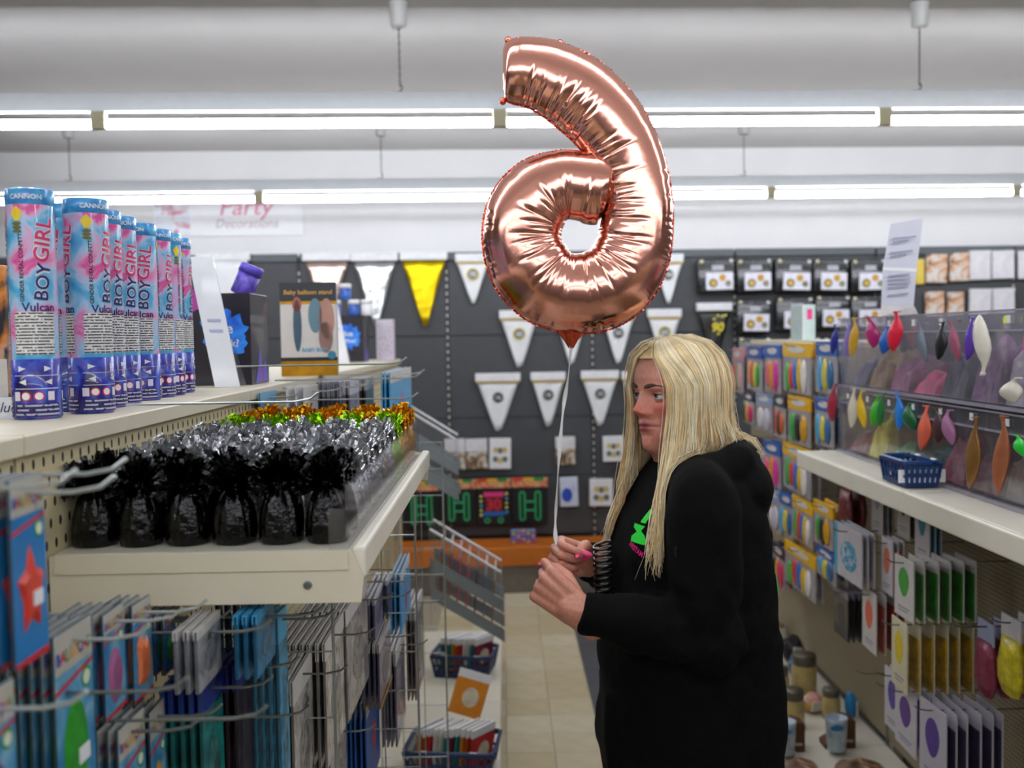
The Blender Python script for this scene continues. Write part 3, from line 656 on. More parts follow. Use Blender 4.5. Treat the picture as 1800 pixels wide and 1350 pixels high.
def resolve():
    for _ in range(6):
        for i, a in enumerate(SPECS):
            for b in SPECS[i+1:]:
                if a['s'] != b['s']: continue
                ax, bx = xr(a), xr(b); m = .006
                if ax[1] < bx[0] or bx[1] < ax[0]: continue
                oy = min(a['Y']+a['w']/2, b['Y']+b['w']/2)-max(a['Y']-a['w']/2, b['Y']-b['w']/2)+m
                oz = min(a['Z'], b['Z'])-max(a['Z']-a['h'], b['Z']-b['h'])+m
                if oy <= 1e-6 or oz <= 1e-6: continue
                u, l = (a, b) if a['Z'] >= b['Z'] else (b, a)
                if u['Z']-l['Z'] > .075 and oy > .25*min(a['w'], b['w']): u['h'] = min(u['h'], u['Z']-l['Z']-m-.001)   # shorten the upper one
                else:                                                                                            # part them sideways
                    f, g_ = (a, b) if a['Y'] < b['Y'] else (b, a)
                    for d, sg in ((f, -1), (g_, 1)): c = min(oy/2+.0005, d['w']*.45); d['w'] -= c; d['Y'] += sg*c/2
def build_stacks():
    resolve()
    for d in SPECS:
        k_ = 1 if d['s'] == 'R' else -1; w_, h_, fn = d['w'], d['h'], d['fn']; isov = fn.__code__.co_argcount == 3
        kk = (d['s'], d['key'], round(w_, 3), round(h_, 3)); jt = max(0, min(.06, .5*(d['gap']-d.get('thick', .0085))/(w_/2)))
        for k in range(d['n']):
            X = d['X']+k_*k*d['gap']
            if X < XL+.012 or X > XR-.022: break
            rear = k > 0 and isov
            lab = ('front %s' % d['where']) if k == 0 else '%s in the stack of the %s' % (FORD[k] if k < 7 else 'rearmost', d['where'])
            put_pack(kk+(('rear',) if rear else ()), (lambda: fn(w_, h_, True)) if rear else (lambda: fn(w_, h_)), T(X, d['Y'], d['Z']-h_) @ RZ(-k_*PI/2+R.uniform(-jt, jt)), lab, 'packs of the '+d['where'])
        if d['hk']: hook(d['s'], XL+.002 if k_ < 0 else XR-.002, d['X']-k_*d['hx'], d['Y'], d['Z']-.014, 'wire hook of the '+d['where'])
def FO(col, shape='bean', c2=None, st=False): return lambda w, h: pack_foil(w, h, col, shape, c2, st)
def CL(col, head='#c9c7c4', foot=None): return lambda w, h: pack_clear(w, h, col, head, foot)
def DG(d, bg, ink): return lambda w, h: pack_digit(w, h, d, bg, ink)
stackL(8, 72, 838, .155, 3, 'star', FO('#cf3a28', 'star', '#2278b8', True), 'red star foil balloon pack left of the tray shelf', -.40)
stackL(-60, 22, 1215, .15, 4, 'purp', FO('#5b2a6e', 'bean', None), 'purple balloon pack at the bottom left edge', -.40)
stackL(90, 157, 1100, .19, 6, 'green', FO('#2f8f2c', 'bean', None, True), 'green balloon pack under the shelf bracket', -.415)
stackL(176, 220, 1068, .19, 5, 'mauve', FO('#9c5a86', 'bean'), 'mauve balloon pack right of the green one', -.415)
stackL(222, 261, 1058, .155, 4, 'dino', FO('#e07a4c', 'dino'), 'orange dinosaur balloon pack under the shelf', -.41)
stackL(281, 312, 1042, .16, 5, 'leaf', FO('#2c7a3c', 'bean', '#2f78b0'), 'small green balloon pack in the second column', -.41)
stackL(205, 252, 1262, .17, 4, 'low1', FO('#c9a23c', 'bean'), 'yellow balloon pack in the lower row', -.40)
stackL(258, 300, 1232, .17, 4, 'low2', FO('#b98a3a', 'bean'), 'ochre balloon pack in the lower row', -.40)
stackL(340, 388, 1032, .12, 3, 'silv', CL('#b9bcc4'), 'silver cellophane pack below the tray shelf', -.35)
stackL(395, 440, 1030, .15, 4, 'navy1', CL('#14305c', '#1f7fc0'), 'navy cellophane balloon pack below the tray shelf', -.34)
stackL(444, 500, 1030, .14, 3, 'party', CL('#2c8fc4', '#3f9fd0'), 'bright blue party pack below the tray shelf', -.30)
stackL(338, 398, 1190, .23, 5, 'teal', CL('#1f8a86', '#1b2f86'), 'teal balloon pack with navy header', -.36)
stackL(402, 455, 1150, .24, 6, 'brown', CL('#3a2630', '#26307c', '#b0442c'), 'dark brown balloon pack with navy header', -.345)
stackL(462, 500, 1085, .30, 5, 'sky', CL('#4fa8cf', '#58b4dc'), 'sky blue balloon pack with orange picture', -.31)
stackL(510, 548, 1170, .27, 7, 'grey1', CL('#b5b0ac', '#cfcac6'), 'grey number balloon pack nearest in the wire rack', -.335, .012)
stackL(566, 602, 1105, .34, 8, 'grey2', CL('#c9c3ba', '#d2cdc8'), 'pearl number balloon pack second in the wire rack', -.315, .012)
stackL(606, 642, 1045, .36, 8, 'grey3', CL('#b9b4b0', '#d6d2ce'), 'pale number balloon pack third in the wire rack', -.31, .012)
stackL(576, 606, 1275, .22, 5, 'grey4', CL('#a8a19a', '#c4beb8'), 'taupe number balloon pack low in the wire rack', -.335, .012)
stackL(640, 668, 1205, .22, 5, 'bluex', DG('9', '#2a5fae', '#c93a30'), 'blue digit balloon pack low in the wire rack', -.33)
stackL(655, 676, 1035, .32, 4, 'lil', CL('#8a86a8', '#c9c6cc'), 'lilac balloon pack beyond the pearl ones', -.30)
stackL(694, 720, 1000, .22, 3, 'six', DG('6', '#4aa0d8', '#d8324a'), 'pale blue digit six pack in the far wire rack', -.27)
stackL(676, 692, 1010, .30, 4, 'mix1', CL('#5c6488', '#cbc7c8'), 'violet balloon pack behind the digit six', -.29)
stackL(690, 716, 1120, .24, 4, 'mix2', CL('#a5a0b4', '#d3d0d0'), 'silver lilac pack below the digit six', -.29)
stackL(664, 684, 1110, .30, 4, 'mix3', CL('#7d7a9c', '#cfcac8', '#d0a02c'), 'speckled lilac pack below the violet one', -.29)
stackL(722, 740, 1060, .26, 3, 'mix4', CL('#9a8f8c', '#cfc9c4'), 'beige balloon pack at the far rack end', -.26)
# upper packs above the weights, on the far pegboard
stackL(457, 482, 688, .17, 1, 'bl', CL('#4d93bc', '#7fb4d2'), 'light blue pack above the silver weights', -.53, .02)
stackL(536, 568, 676, .24, 3, 'five', DG('5', '#cfcdd0', '#d09a2a'), 'white pack with golden five above the weights', -.452, .02)
stackL(583, 600, 672, .26, 5, 'dk1', CL('#2a3a58', '#8f8f98'), 'dark blue pack above the gold weights', -.40, .012)
stackL(612, 630, 667, .26, 6, 'dk2', CL('#a9a3b4', '#c4c0c8'), 'lavender pack above the gold weights', -.40, .012)
stackL(640, 656, 662, .26, 5, 'dk3', CL('#5c4a40', '#b5b0ac'), 'brown pack above the gold weights', -.40, .012)
stackL(686, 720, 650, .20, 3, 'zero', DG('0', '#4aa3d6', '#d42a6c'), 'blue pack with pink zero at the gondola end', -.33, .014)
# extra empty hooks
for i, (px, py, X1, l) in enumerate(((222, 806, -.33, 'bare hook tip reaching in front of the black weights'), (134, 826, -.33, 'shorter bare hook tip beside the star pack'), (560, 690, -.27, 'bare hook above the silver weights'), (715, 628, -.2, 'bare hook at the far end above the gold weights'),
        (740, 655, -.2, 'second bare hook at the far gondola end'), (735, 690, -.2, 'third bare hook at the far gondola end'), (545, 1240, -.25, 'bare hook low among the grey packs'), (470, 1240, -.25, 'bare hook low under the brown pack'), (330, 1190, -.3, 'bare hook under the small green pack'))):
    p = atX(px, py, X1); hook('L', XL+.002, X1, p.y, p.z-.013, l)
# wire grid dividers
def grid(Y, x0, x1, z0, z1, nx, nz, label):
    t = thing('wire_divider', label, 'wire divider', T(x0, Y, z0))
    f = MB(); f.tube([(0, 0, 0), (x1-x0, 0, 0), (x1-x0, 0, z1-z0), (0, 0, z1-z0)], .003, 5, closed=True); f.build('frame', WIRE, t)
    for i in range(1, nx): MB().tube([(i*(x1-x0)/nx, 0, 0), (i*(x1-x0)/nx, 0, z1-z0)], .0015, 4).build('wire', WIRE, t)
    for i in range(1, nz): MB().tube([(0, .002, i*(z1-z0)/nz), (x1-x0, .002, i*(z1-z0)/nz)], .0015, 4).build('wire', WIRE, t)
grid(1.60, XL+.004, -.29, .30, 1.30, 3, 9, 'nearest wire grid divider standing among the hanging packs')
grid(2.32, XL+.004, -.22, .30, 1.33, 4, 11, 'middle wire grid divider beyond the tray shelf')
grid(3.05, XL+.004, -.20, .30, 1.38, 5, 13, 'farthest wire grid divider before the clear sloping rack')
# clear sloping racks holding packs
def rack(M, label, s=1.0, cols=('#8c4a4a', '#c92f6e', '#d0386e', '#5a2b33', '#7c3a3a', '#6f8fc0', '#b56a58')):
    t = thing('display_rack', label, 'display rack', M)
    gm = mat('#7c8488', .35, var=.06); wm = mat('#d7d9dc', .3)
    x1, z0, z1 = .275, .30, .125; dY = .20
    for y in (0, dY):
        for a, b in ((.375, .20),): MB().tube([(0, y, a), (x1, y, b)], .0055, 8).build('rod', wm, t)
        for zz in (.215, .10):
            m = MB(); m.add([(0, y-.002, zz), (x1+.01, y-.002, zz-.175), (x1+.01, y-.002, zz-.125), (0, y-.002, zz+.05), (0, y+.002, zz), (x1+.01, y+.002, zz-.175), (x1+.01, y+.002, zz-.125), (0, y+.002, zz+.05)],
                            [(0, 1, 2, 3), (7, 6, 5, 4), (0, 4, 5, 1), (1, 5, 6, 2), (2, 6, 7, 3), (3, 7, 4, 0)]); m.build('sloping_band', gm, t)
        for x in (0, x1): MB().box((x-.004, y-.006, -.075 if x else .0), (x+.004, y+.006, .40 if not x else .225)).build('post', CLEAR, t)
        MB().add([(0, y, .1), (x1, y, -.07), (x1, y, .2), (0, y, .375)], [(0, 1, 2, 3)]).build('clear_side', FILM, t)
    return t
def rack_packs(M, cols, where):
    for i, c in enumerate(cols):
        x = .03+i*.034; zt_ = .37-x*.636-.01; lab = '%s balloon pack, %s in %s' % (c[1], ords[i], where)
        k = ('rk', c[0]); h = .24
        def fn(c=c):
            t = thing('balloon_pack', 'x', 'balloon pack')
            MB().rbox((-.003, -.075, 0), (.003, .075, h), .0012, seg=1).build('card', mat(c[0], .35, var=.25, scale=30), t)
            MB().rbox((-.0036, -.0752, h*.8), (.0036, .0752, h), .0005, seg=1).build('header_card', mat(c[2], .4), t); return t
        put_pack(k, fn, M @ T(x, .10, zt_-h) @ RY(.08), lab, 'packs in '+where)
RC = [('#7d3f3c', 'brick red', '#b8b4b0'), ('#a84a52', 'dusty red', '#bdb6b4'), ('#c92f6e', 'bright pink', '#d0a0b4'), ('#d0486e', 'rose pink', '#cdb0b8'), ('#4a2a2c', 'dark brown', '#8d8480'), ('#5f7fb4', 'pale blue', '#b0b8c8'), ('#8a5a48', 'tan', '#b8aca0')]
pr = atY(755, 930, 3.80); RM = T(pr.x, 3.80, pr.z-.375); rack(RM, 'clear sloping rack with grey bands at the end of the left gondola'); rack_packs(RM, RC, 'the lower clear sloping rack')
pr = atY(690, 705, 4.35); RM2 = T(pr.x, 4.35, pr.z-.375); rack(RM2, 'upper clear sloping rack beyond the gold weights')
sp_ = MB()
tag(MB().box((pr.x-.012, 4.35, .1705), (pr.x-.005, 4.55, pr.z)).build('rack_panel', CLEAR), 'tall clear plastic side panel behind the far end of the tray shelf', 'plastic panel')
# ------------------------------------------------------------------ baskets of cards
bask_m = mat('#14305e', .35, var=.06, scale=20)
def basket(M, label, w=.30, d=.2, h=.10, m_=None, tagc=None):
    t = thing('plastic_basket', label, 'basket', M); bm_ = m_ or bask_m
    k = .86
    MB().rbox((-w/2*k, -d/2*k, 0), (w/2*k, d/2*k, .006), .002, seg=1).build('bottom', bm_, t)
    rim = MB(); pts = [(-w/2, -d/2), (w/2, -d/2), (w/2, d/2), (-w/2, d/2)]; path = []
    for i, (x, y) in enumerate(pts):
        for a in (0, .5, 1): 
            an = [PI, 1.5*PI, 0, .5*PI][i]+a*PI/2; path.append((x-math.copysign(.025, x)+.025*math.cos(an), y-math.copysign(.025, y)+.025*math.sin(an), h))
    rim.tube(path, .007, 6, closed=True); rim.build('rim', bm_, t)
    for sx, sy, L_ in ((0, -1, w), (0, 1, w), (1, 0, d), (-1, 0, d)):
        sd = MB(); n = max(6, int(L_/.024))
        def q(a, z):
            kk = k+(1-k)*z/h
            return (a*kk, sy*d/2*kk, z) if sx == 0 else (sx*w/2*kk, a*kk, z)
        for z0_, z1_ in ((0, h*.18), (h*.48, h*.58), (h*.86, h)):
            sd.add([q(-L_/2, z0_), q(L_/2, z0_), q(L_/2, z1_), q(-L_/2, z1_)], [(0, 1, 2, 3)])
        for i in range(n+1):
            a = -L_/2+L_*i/n; sd.add([q(a-.0045, .0), q(a+.0045, .0), q(a+.0045, h), q(a-.0045, h)], [(0, 1, 2, 3)])
        o = sd.build('slatted_side', bm_, t); so = o.modifiers.new('s', 'SOLIDIFY'); so.thickness = .0028; o['kind'] = 'stuff'
    for sx in (-1, 1): MB().rbox((sx*w*.28-.016, -d/2-.004, h-.006), (sx*w*.28+.016, -d/2+.006, h+.007), .003, seg=1).build('white_clip', WHITE, t)
    return t
CC = [('#c62b30', 'red'), ('#1f7f86', 'teal'), ('#d98a1c', 'orange'), ('#e4e2de', 'white'), ('#7a2440', 'maroon'), ('#b8501c', 'rust'), ('#dcd8c8', 'cream'), ('#2a8a8c', 'sea green')]
def card(M, c, label, group):
    t = thing('party_card', label, 'card', M, group)
    MB().rbox((-.06, -.0035, 0), (.06, .0035, .155), .001, seg=1).build('card', mat(c, .4, var=.1), t)
    MB().prism(rect(-.061, .128, .061, .158), -.0042, .0042).build('white_header', WHITE, t)
    MB().prism(ell(.03, .035, .005, .066), -.0044, -.0034).build('print', mat('#d8cdb4', .5, var=.2), t)
def cards_in(M, n, where, seed, span=.22):
    q = random.Random(seed)
    for i in range(n):
        c, nm = CC[(i*3+seed) % len(CC)]; x = -span/2+span*i/(n-1)
        card(M @ T(x, q.uniform(-.002, .002), .012+q.uniform(0, .006)) @ RZ(1.0) @ RX(.13), c, '%s packaged card, number %s from the left in %s' % (nm, ['one', 'two', 'three', 'four', 'five', 'six', 'seven', 'eight', 'nine', 'ten', 'eleven', 'twelve'][i], where), 'cards in '+where)
p = atZ(808, 1185, .17); B1 = T(-.205, p.y+.02, .1745) @ RZ(-.18); basket(B1, 'dark blue plastic basket of cards, the farther one on the left base shelf', .275, .20, .10)
cards_in(B1, 10, 'the farther blue basket', 1, .155)
B2 = T(-.205, 3.42, .1745) @ RZ(-.12); basket(B2, 'dark blue plastic basket of cards, the nearer one on the left base shelf', .315, .22, .105)
cards_in(B2, 11, 'the nearer blue basket', 2, .19)
card(B2 @ T(.03, .05, .178) @ RZ(.3) @ RX(-.2) @ RY(.35), '#d9861c', 'orange packaged card sticking up askew from the nearer blue basket', 'cards in the nearer blue basket')
# ------------------------------------------------------------------ goods on the back wall
KW = abs(wloc(1001, 600, .05)[0]-wloc(1000, 600, .05)[0])
def wplace(px0, px1, py1, off=.045, tilt=0.0):
    s0, z = wloc((px0+px1)/2, py1, off); return MW @ T(s0, -off, z) @ RY(tilt)
def wall_hook(px, py, label):
    s, z = wloc(px, py, .04); m = MB(); m.tube([(s, -.013, z), (s, -.075, z), (s, -.085, z+.008)], .0025, 5)
    tag(m.build('wall_hook', DWIRE, None, MW), label, 'hook', 'hooks on the grey wall panelling')
white_pen = mat('#dfe0e2', .45, var=.04, scale=10, bump=.08, bscale=20)
def pennant(px0, px1, py0, py1, label, body=None, num=None, ring=None, head=True, layers=2, trim=True, pinch=.04, group='folded pennant banners on the back wall', tilt=0):
    w = (px1-px0)*KW; h = (py1-py0)*KW; t = thing('pennant_banner', label, 'pennant banner', wplace(px0, px1, py1, .045, tilt), group)
    hh = min(.055, h*.2) if head else .012
    bm_ = body or white_pen
    for k in range(layers):
        dx = (k-.5*(layers-1))*w*.06; o = [(-w*.46+dx, h-hh), (w*.46+dx, h-hh), (w*pinch+dx, k*.012), (-w*pinch+dx, k*.012)][::-1]
        m = MB(); n = 7; vs = []; 
        for i in range(n+1):
            u = i/n; z = (h-hh)*(1-u)+k*.01*u; hw_ = w*.46*(1-u)+w*pinch*u
            for j in range(9):
                v = -1+j/4; vs.append((v*hw_+dx*u, -.004-k*-.007+.003*math.sin(v*5+u*7+k), z))
        m.add(vs, [(i*9+j, (i+1)*9+j, (i+1)*9+j+1, i*9+j+1) for i in range(n) for j in range(8)])
        ob = m.build('pennant', bm_, t, None, True); so = ob.modifiers.new('s', 'SOLIDIFY'); so.thickness = .003
    if head: MB().rbox((-w*.5, -.014, h-hh), (w*.5, .010, h), .004).build('header_card', mat('#dcdcde', .5), t)
    if head and trim: MB().rbox((-w*.48, -.013, h-hh*1.3), (w*.48, .004, h-hh*1.02), .002, seg=1).build('gold_trim', mat('#b39a5c', .5, .3), t)
    if num is not None:
        cz = h*.58; r = .036
        if ring: MB().prism(ell(r*1.25, r*1.25, 0, cz), -.0105, -.008).build('emblem_ring', mat(ring, .4), t)
        em = MB().prism(ell(r, r, 0, cz), -.0115, -.008).build('emblem', mat('#2a2a2a' if not ring else '#6d6d6a', .4), t)
        m = MB(); put_text(m, num, .045, 0, -.0122, cz, 0, .02); m.build('number', mat('#c9c9c6', .4), em)
    return t
def foilp(c, r=.22): return mat(c, r, .85, var=.12, scale=12, bump=.5, bscale=18, key='foilp')
pennant(349, 441, 447, 560, 'large white pennant banner, leftmost in the top row', trim=False)
pennant(536, 617, 447, 580, 'rose metallic pennant banner left of the silver one in the top row', foilp('#d9c0b6'), layers=1, trim=False)
pennant(620, 701, 447, 575, 'silver metallic pennant banner left of the gold one', foilp('#c9cccf'), layers=1, trim=False)
pennant(706, 788, 445, 573, 'shiny gold yellow pennant banner in the top row', foilp('#dcbf10', .36), layers=1, trim=False)
for px, py, c in ((548, 449, '#d88a3a'), (722, 449, '#d88a3a')):
    pass
Y_ = '#d2c060'
pennant(802, 862, 447, 533, 'white pennant banner with round emblem right of the gold one', num='70', ring=Y_, layers=1)
pennant(1148, 1202, 447, 533, 'white pennant banner beside the balloon, right end of the top row', num='100', layers=1)
pennant(879, 948, 546, 645, 'white pennant banner below left of the balloon in the second row', num='40', ring=Y_)
pennant(976, 1034, 546, 640, 'white pennant banner right behind the balloon neck')
pennant(1058, 1117, 546, 639, 'white pennant banner half hidden behind the balloon base', num='50')
pennant(1138, 1199, 543, 640, 'white pennant banner above the blonde hair in the second row', num='60', ring=Y_)
pennant(837, 916, 656, 757, 'white pennant banner with round emblem, leftmost in the third row', num='16')
pennant(934, 995, 654, 749, 'white pennant banner in the third row just left of the ribbon', num='18')
pennant(1022, 1089, 651, 748, 'white pennant banner numbered twenty in the third row', num='20')
pennant(1093, 1150, 652, 745, 'white pennant banner half hidden behind the blonde hair', num='30')
P90 = pennant(1224, 1288, 532, 640, 'black pennant banner with gold ninety right of the hair', mat('#14140f', .35, var=.3), None, layers=2, trim=False)
s_, z_ = wloc(1262, 575, .07); m = MB(); put_text(m, '90', .085, s_, -.075, z_, 0, .03, 0, None, .2); m.build('number', mat('#d9c52a', .4), P90, P90.matrix_basis.inverted() @ MW)
q = random.Random(5)
for i in range(14):
    px, py = q.uniform(1234, 1280), q.uniform(548, 600)
    if abs(px-1255) < (612-py)*.38:
        s_, z_ = wloc(px, py, .06); MB().prism(ell(.009, .009, s_, z_, 10), -.062, -.057).build('gold_dot', mat('#d2c24a', .4), P90, P90.matrix_basis.inverted() @ MW)
# black bags with white labels
bagm = ramp_mat('blackbag', [(.35, '#0a0a0b'), (.55, '#17181b'), (.68, '#3f4448'), (.78, '#9aa0a4')], 22, .22, 5, 1.5, coat=.4)
def bag_label(px0, px1, py0, py1, label, hide=False):
    w = (px1-px0)*KW; h = (py1-py0)*KW; t = thing('party_bag', label, 'party pack', wplace(px0, px1, py1, .05, q.uniform(-.03, .03)), 'black packs with white labels on the back wall')
    m = MB(); m.rbox((-w*.52, -.035, 0), (w*.52, .02, h), .018, seg=3); m.build('black_bag', bagm, t, None, True)
    lx0, lx1, lz0, lz1 = -w*.30, w*.46, h*.10, h*.60
    wl = MB().rbox((lx0, -.041, lz0), (lx1, -.0345, lz1), .003, seg=1).build('white_label', mat('#dad9e4', .45), t)
    for fx, fz, r, c in ((.26, .40, .030, '#3d3a24'), (.26, .40, .020, '#c9a02c'), (.60, .70, .024, '#b98a1c'), (.80, .36, .020, '#6d6640'), (.80, .36, .012, '#cfc49a')):
        MB().prism(ell(r, r, lx0+(lx1-lx0)*fx, lz0+(lz1-lz0)*fz, 16), -.0445 if r < .021 else -.0425, -.041).build('emblem_print', mat(c, .4), wl)
    m = MB(); m.box((-w*.12, -.0375, h*.68), (w*.2, -.0345, h*.82)); m.build('header_print', mat('#a9a9b2', .5), t)
    for sx in (-.4, .42): MB().sphere((w*sx, -.03, h*.93), (.016, .010, .014), 10, 8).build('corner_clip', mat('#cfc6a0' if sx < 0 else '#cfd2d2', .3, .4), t, None, True)
names = ['first', 'second', 'third', 'fourth', 'fifth']
for i, (a, b) in enumerate(((1226, 1290), (1294, 1356), (1360, 1424), (1427, 1488), (1494, 1556))): bag_label(a, b, 456, 516, 'black party bag with white label, %s from left in the top row' % names[i])
for i, (a, b, y) in enumerate(((1292, 1352, 588), (1362, 1428, 583), (1430, 1492, 580), (1494, 1556, 580))): bag_label(a, b, y-60, y, 'black party bag with white label, %s from left in the second row' % names[i])
for i, (a, b) in enumerate(((1294, 1352), (1380, 1440), (1442, 1500))): bag_label(a, b, 593, 652, 'black party bag with white label, %s from left in the lowest row' % names[i])
pic1 = ramp_mat('picpack', [(.3, '#d4d2cf'), (.45, '#cfcac4'), (.55, '#d29a6c'), (.64, '#46555c'), (.75, '#2c2a28')], 16, .3, 3, .8)
pic2 = ramp_mat('picpack2', [(.35, '#dcdadd'), (.6, '#cfcbd0'), (.72, '#b89a90')], 9, .35)
def wpack(px0, px1, py0, py1, label, m_, head=None, hf=.25, printer=None, off=.04, group='small packs on the back wall', thick=.014):
    w = (px1-px0)*KW; h = (py1-py0)*KW; t = thing('party_pack', label, 'party pack', wplace(px0, px1, py1, off, q.uniform(-.03, .03)), group)
    MB().rbox((-w/2, -thick, 0), (w/2, .01, h), .004, seg=1).build('pack', m_, t)
    if head: MB().rbox((-w*.51, -thick-.002, h*(1-hf)), (w*.51, .011, h), .002, seg=1).build('header_card', mat(head, .45), t)
    if printer: printer(t, w, h, -thick)
    return t
for a, b, y0, y1, mm, l in ((1626, 1664, 446, 497, pic1, 'pictured pack right of the tall sign, top row'), (1668, 1704, 444, 494, pic1, 'pictured pack left of the white packs, top row'), (1703, 1741, 440, 492, pic2, 'white pack with faint print, first of the top row'), (1742, 1783, 440, 490, pic2, 'white pack with faint print, second of the top row'), (1788, 1830, 440, 490, pic2, 'white pack cut by the right picture edge, top row'),
                        (1626, 1660, 512, 560, pic1, 'pictured pack right of the tall sign, second row'), (1664, 1694, 513, 560, pic1, 'narrow pictured pack, second row'), (1702, 1742, 507, 560, pic2, 'white pack above the bins, first of the second row'), (1744, 1784, 506, 558, pic2, 'white pack above the bins, second of the second row'), (1608, 1624, 455, 500, mat('#d2b84a', .4), 'yellow pack half hidden behind the tall sign')):
    wpack(a, b, y0, y1, l, mm, '#d4d2d6' if mm is pic2 else None, .12)
def emb3(t, w, h, y):
    for fx, fz, c in ((-.22, .32, '#5f6a6c'), (.22, .32, '#5f6a6c'), (0, .60, '#5f6a6c'), (-.2, .62, '#c9b070'), (.2, .62, '#c9b070'), (0, .28, '#c9b070')): MB().prism(ell(w*.13, w*.14, w*fx, h*fz, 12), y-.002, y).build('emblem_print', mat(c, .45), t)
goods = ramp_mat('goodsbag', [(.35, '#3f434a'), (.48, '#8a6a3c'), (.58, '#c9c6c0'), (.7, '#dcdad8')], 20, .3)
for a, b, y0, y1, mm, hd_, pr_, l in ((783, 818, 771, 826, goods, '#d3d2d4', None, 'small bag with white header, first in the fourth row'), (820, 857, 771, 824, goods, '#d3d2d4', None, 'small bag with white header, second in the fourth row'), (860, 898, 770, 824, white_pen, None, emb3, 'white card with round emblems beside the two small bags'),
        (977, 1011, 767, 817, goods, '#d3d2d4', None, 'small bag with white header right behind the ribbon'), (1060, 1097, 766, 811, white_pen, None, emb3, 'white card with round emblems just left of the hair'), (1104, 1140, 768, 815, white_pen, None, emb3, 'white card with round emblems half behind the hair'), (1036, 1077, 841, 889, white_pen, None, emb3, 'white card with round emblems, lowest near the hair')):
    wpack(a, b, y0, y1, l, mm, hd_, .42, pr_)
def bluep(t, w, h, y): MB().prism(ell(w*.3, h*.24, -w*.12, h*.4), y-.002, y).build('balloon_print', mat('#2748b0', .4), t); MB().prism(ell(w*.12, h*.1, w*.25, h*.62), y-.002, y).build('balloon_print', mat('#b8c4dc', .4), t)
wpack(985, 1017, 838, 890, 'white card with a blue balloon picture behind the ribbon', mat('#c9d2e4', .4), None, .2, bluep)
def letterpack(px0, px1, py0, py1, label, kind):
    w = (px1-px0)*KW; h = (py1-py0)*KW; t = thing('candle_pack', label, 'party pack', wplace(px0, px1, py1, .05), 'letter packs low on the back wall')
    MB().rbox((-w/2, -.012, 0), (w/2, .01, h), .003, seg=1).build('tray', mat('#17161a', .35, var=.2), t)
    MB().rbox((-w*.51, -.014, h*.80), (w*.51, .011, h), .002, seg=1).build('header_card', ramp_mat('letterhead', [(.35, '#c98a5c'), (.5, '#d8a878'), (.6, '#c03a2c'), (.72, '#d8c08c')], 24), t)
    for i, c in enumerate(('#d83a24', '#e0b020', '#2a8a44')): MB().prism(rect(-w*.48+i*w*.3, h*.94, -w*.2+i*w*.3, h*1.01), -.0165, -.014).build('header_print', mat(c, .4), t)
    if kind == 'H':
        for dx in (-.22, .22):
            m = MB(); m.tube([(w*dx+w*.07*math.cos(a), -.018, h*.40+(h*.25 if math.sin(a) > 0 else -h*.25)+w*.07*math.sin(a)) for a in [2*PI*k/20 for k in range(20)]], .006, 6, closed=True); m.build('neon_letter', mat('#2fae6c', .4), t, None, True)
        for dz in (.03, -.03): MB().tube([(-w*.16, -.018, h*.40+dz), (w*.16, -.018, h*.40+dz)], .006, 6).build('neon_letter', mat('#2fae6c', .4), t)
    else:
        MB().rbox((-w*.26, -.02, h*.25), (w*.26, -.012, h*.68), .004, seg=1).build('sign_board', mat('#5c1a24', .4), t)
        m = MB(); put_text(m, '30', h*.34, 0, -.0208, h*.45, 0, .03); m.build('number', mat('#c02434', .4), t)
        MB().prism(rect(-w*.3, h*.62, w*.3, h*.72), -.0215, -.02).build('pink_banner', mat('#d8347c', .4), t); MB().prism(rect(-w*.32, h*.2, w*.32, h*.29), -.0215, -.02).build('blue_banner', mat('#1f5fb0', .4), t)
        for k in range(10): MB().sphere((w*(.38 if k % 2 else -.38), -.016, h*(.22+.05*k)), .011, 8, 6).build('lamp_print', mat(('#d8c878', '#3aa0c4', '#c9c05c')[k % 3], .4), t, None, True)
        for dx in (-.2, .2): MB().tube([(w*dx+.016*math.cos(a), -.017, h*.10+.016*math.sin(a)) for a in [2*PI*k/12 for k in range(12)]], .005, 5, closed=True).build('loop', mat('#2fae6c', .4), t)
letterpack(712, 772, 846, 930, 'letter pack in black tray, leftmost behind the clear rack', 'H')
letterpack(778, 837, 843, 922, 'pack with green letter H, left of the number thirty pack', 'H')
letterpack(839, 898, 841, 922, 'pack with a colourful number thirty sign', '30')
letterpack(901, 963, 839, 921, 'pack with green letter H, right of the number thirty pack', 'H')
s_, z_ = wloc(920, 968, .2)
t = thing('candle_pack', 'small purple and blue striped pack standing on the orange base shelf', 'party pack', MW @ T(s_, -.2, .311))
hh = wloc(920, 930, .2)[1]-.311; MB().rbox((-.085, -.01, 0), (.085, .01, hh), .003, seg=1).build('pack', mat('#7a5cb0', .4, var=.2), t)
for i, c in enumerate(('#c9503c', '#8a6ab8', '#2a7ac4', '#b06ab0', '#5ab0a0')):
    for j in range(5): MB().sphere((-.066+j*.033, -.011, hh*(.1+.2*i)), (.015, .005, hh*.085), 8, 6).build('print', mat(c if (i+j) % 3 else '#d8b84a', .4, var=.1), t, None, True)
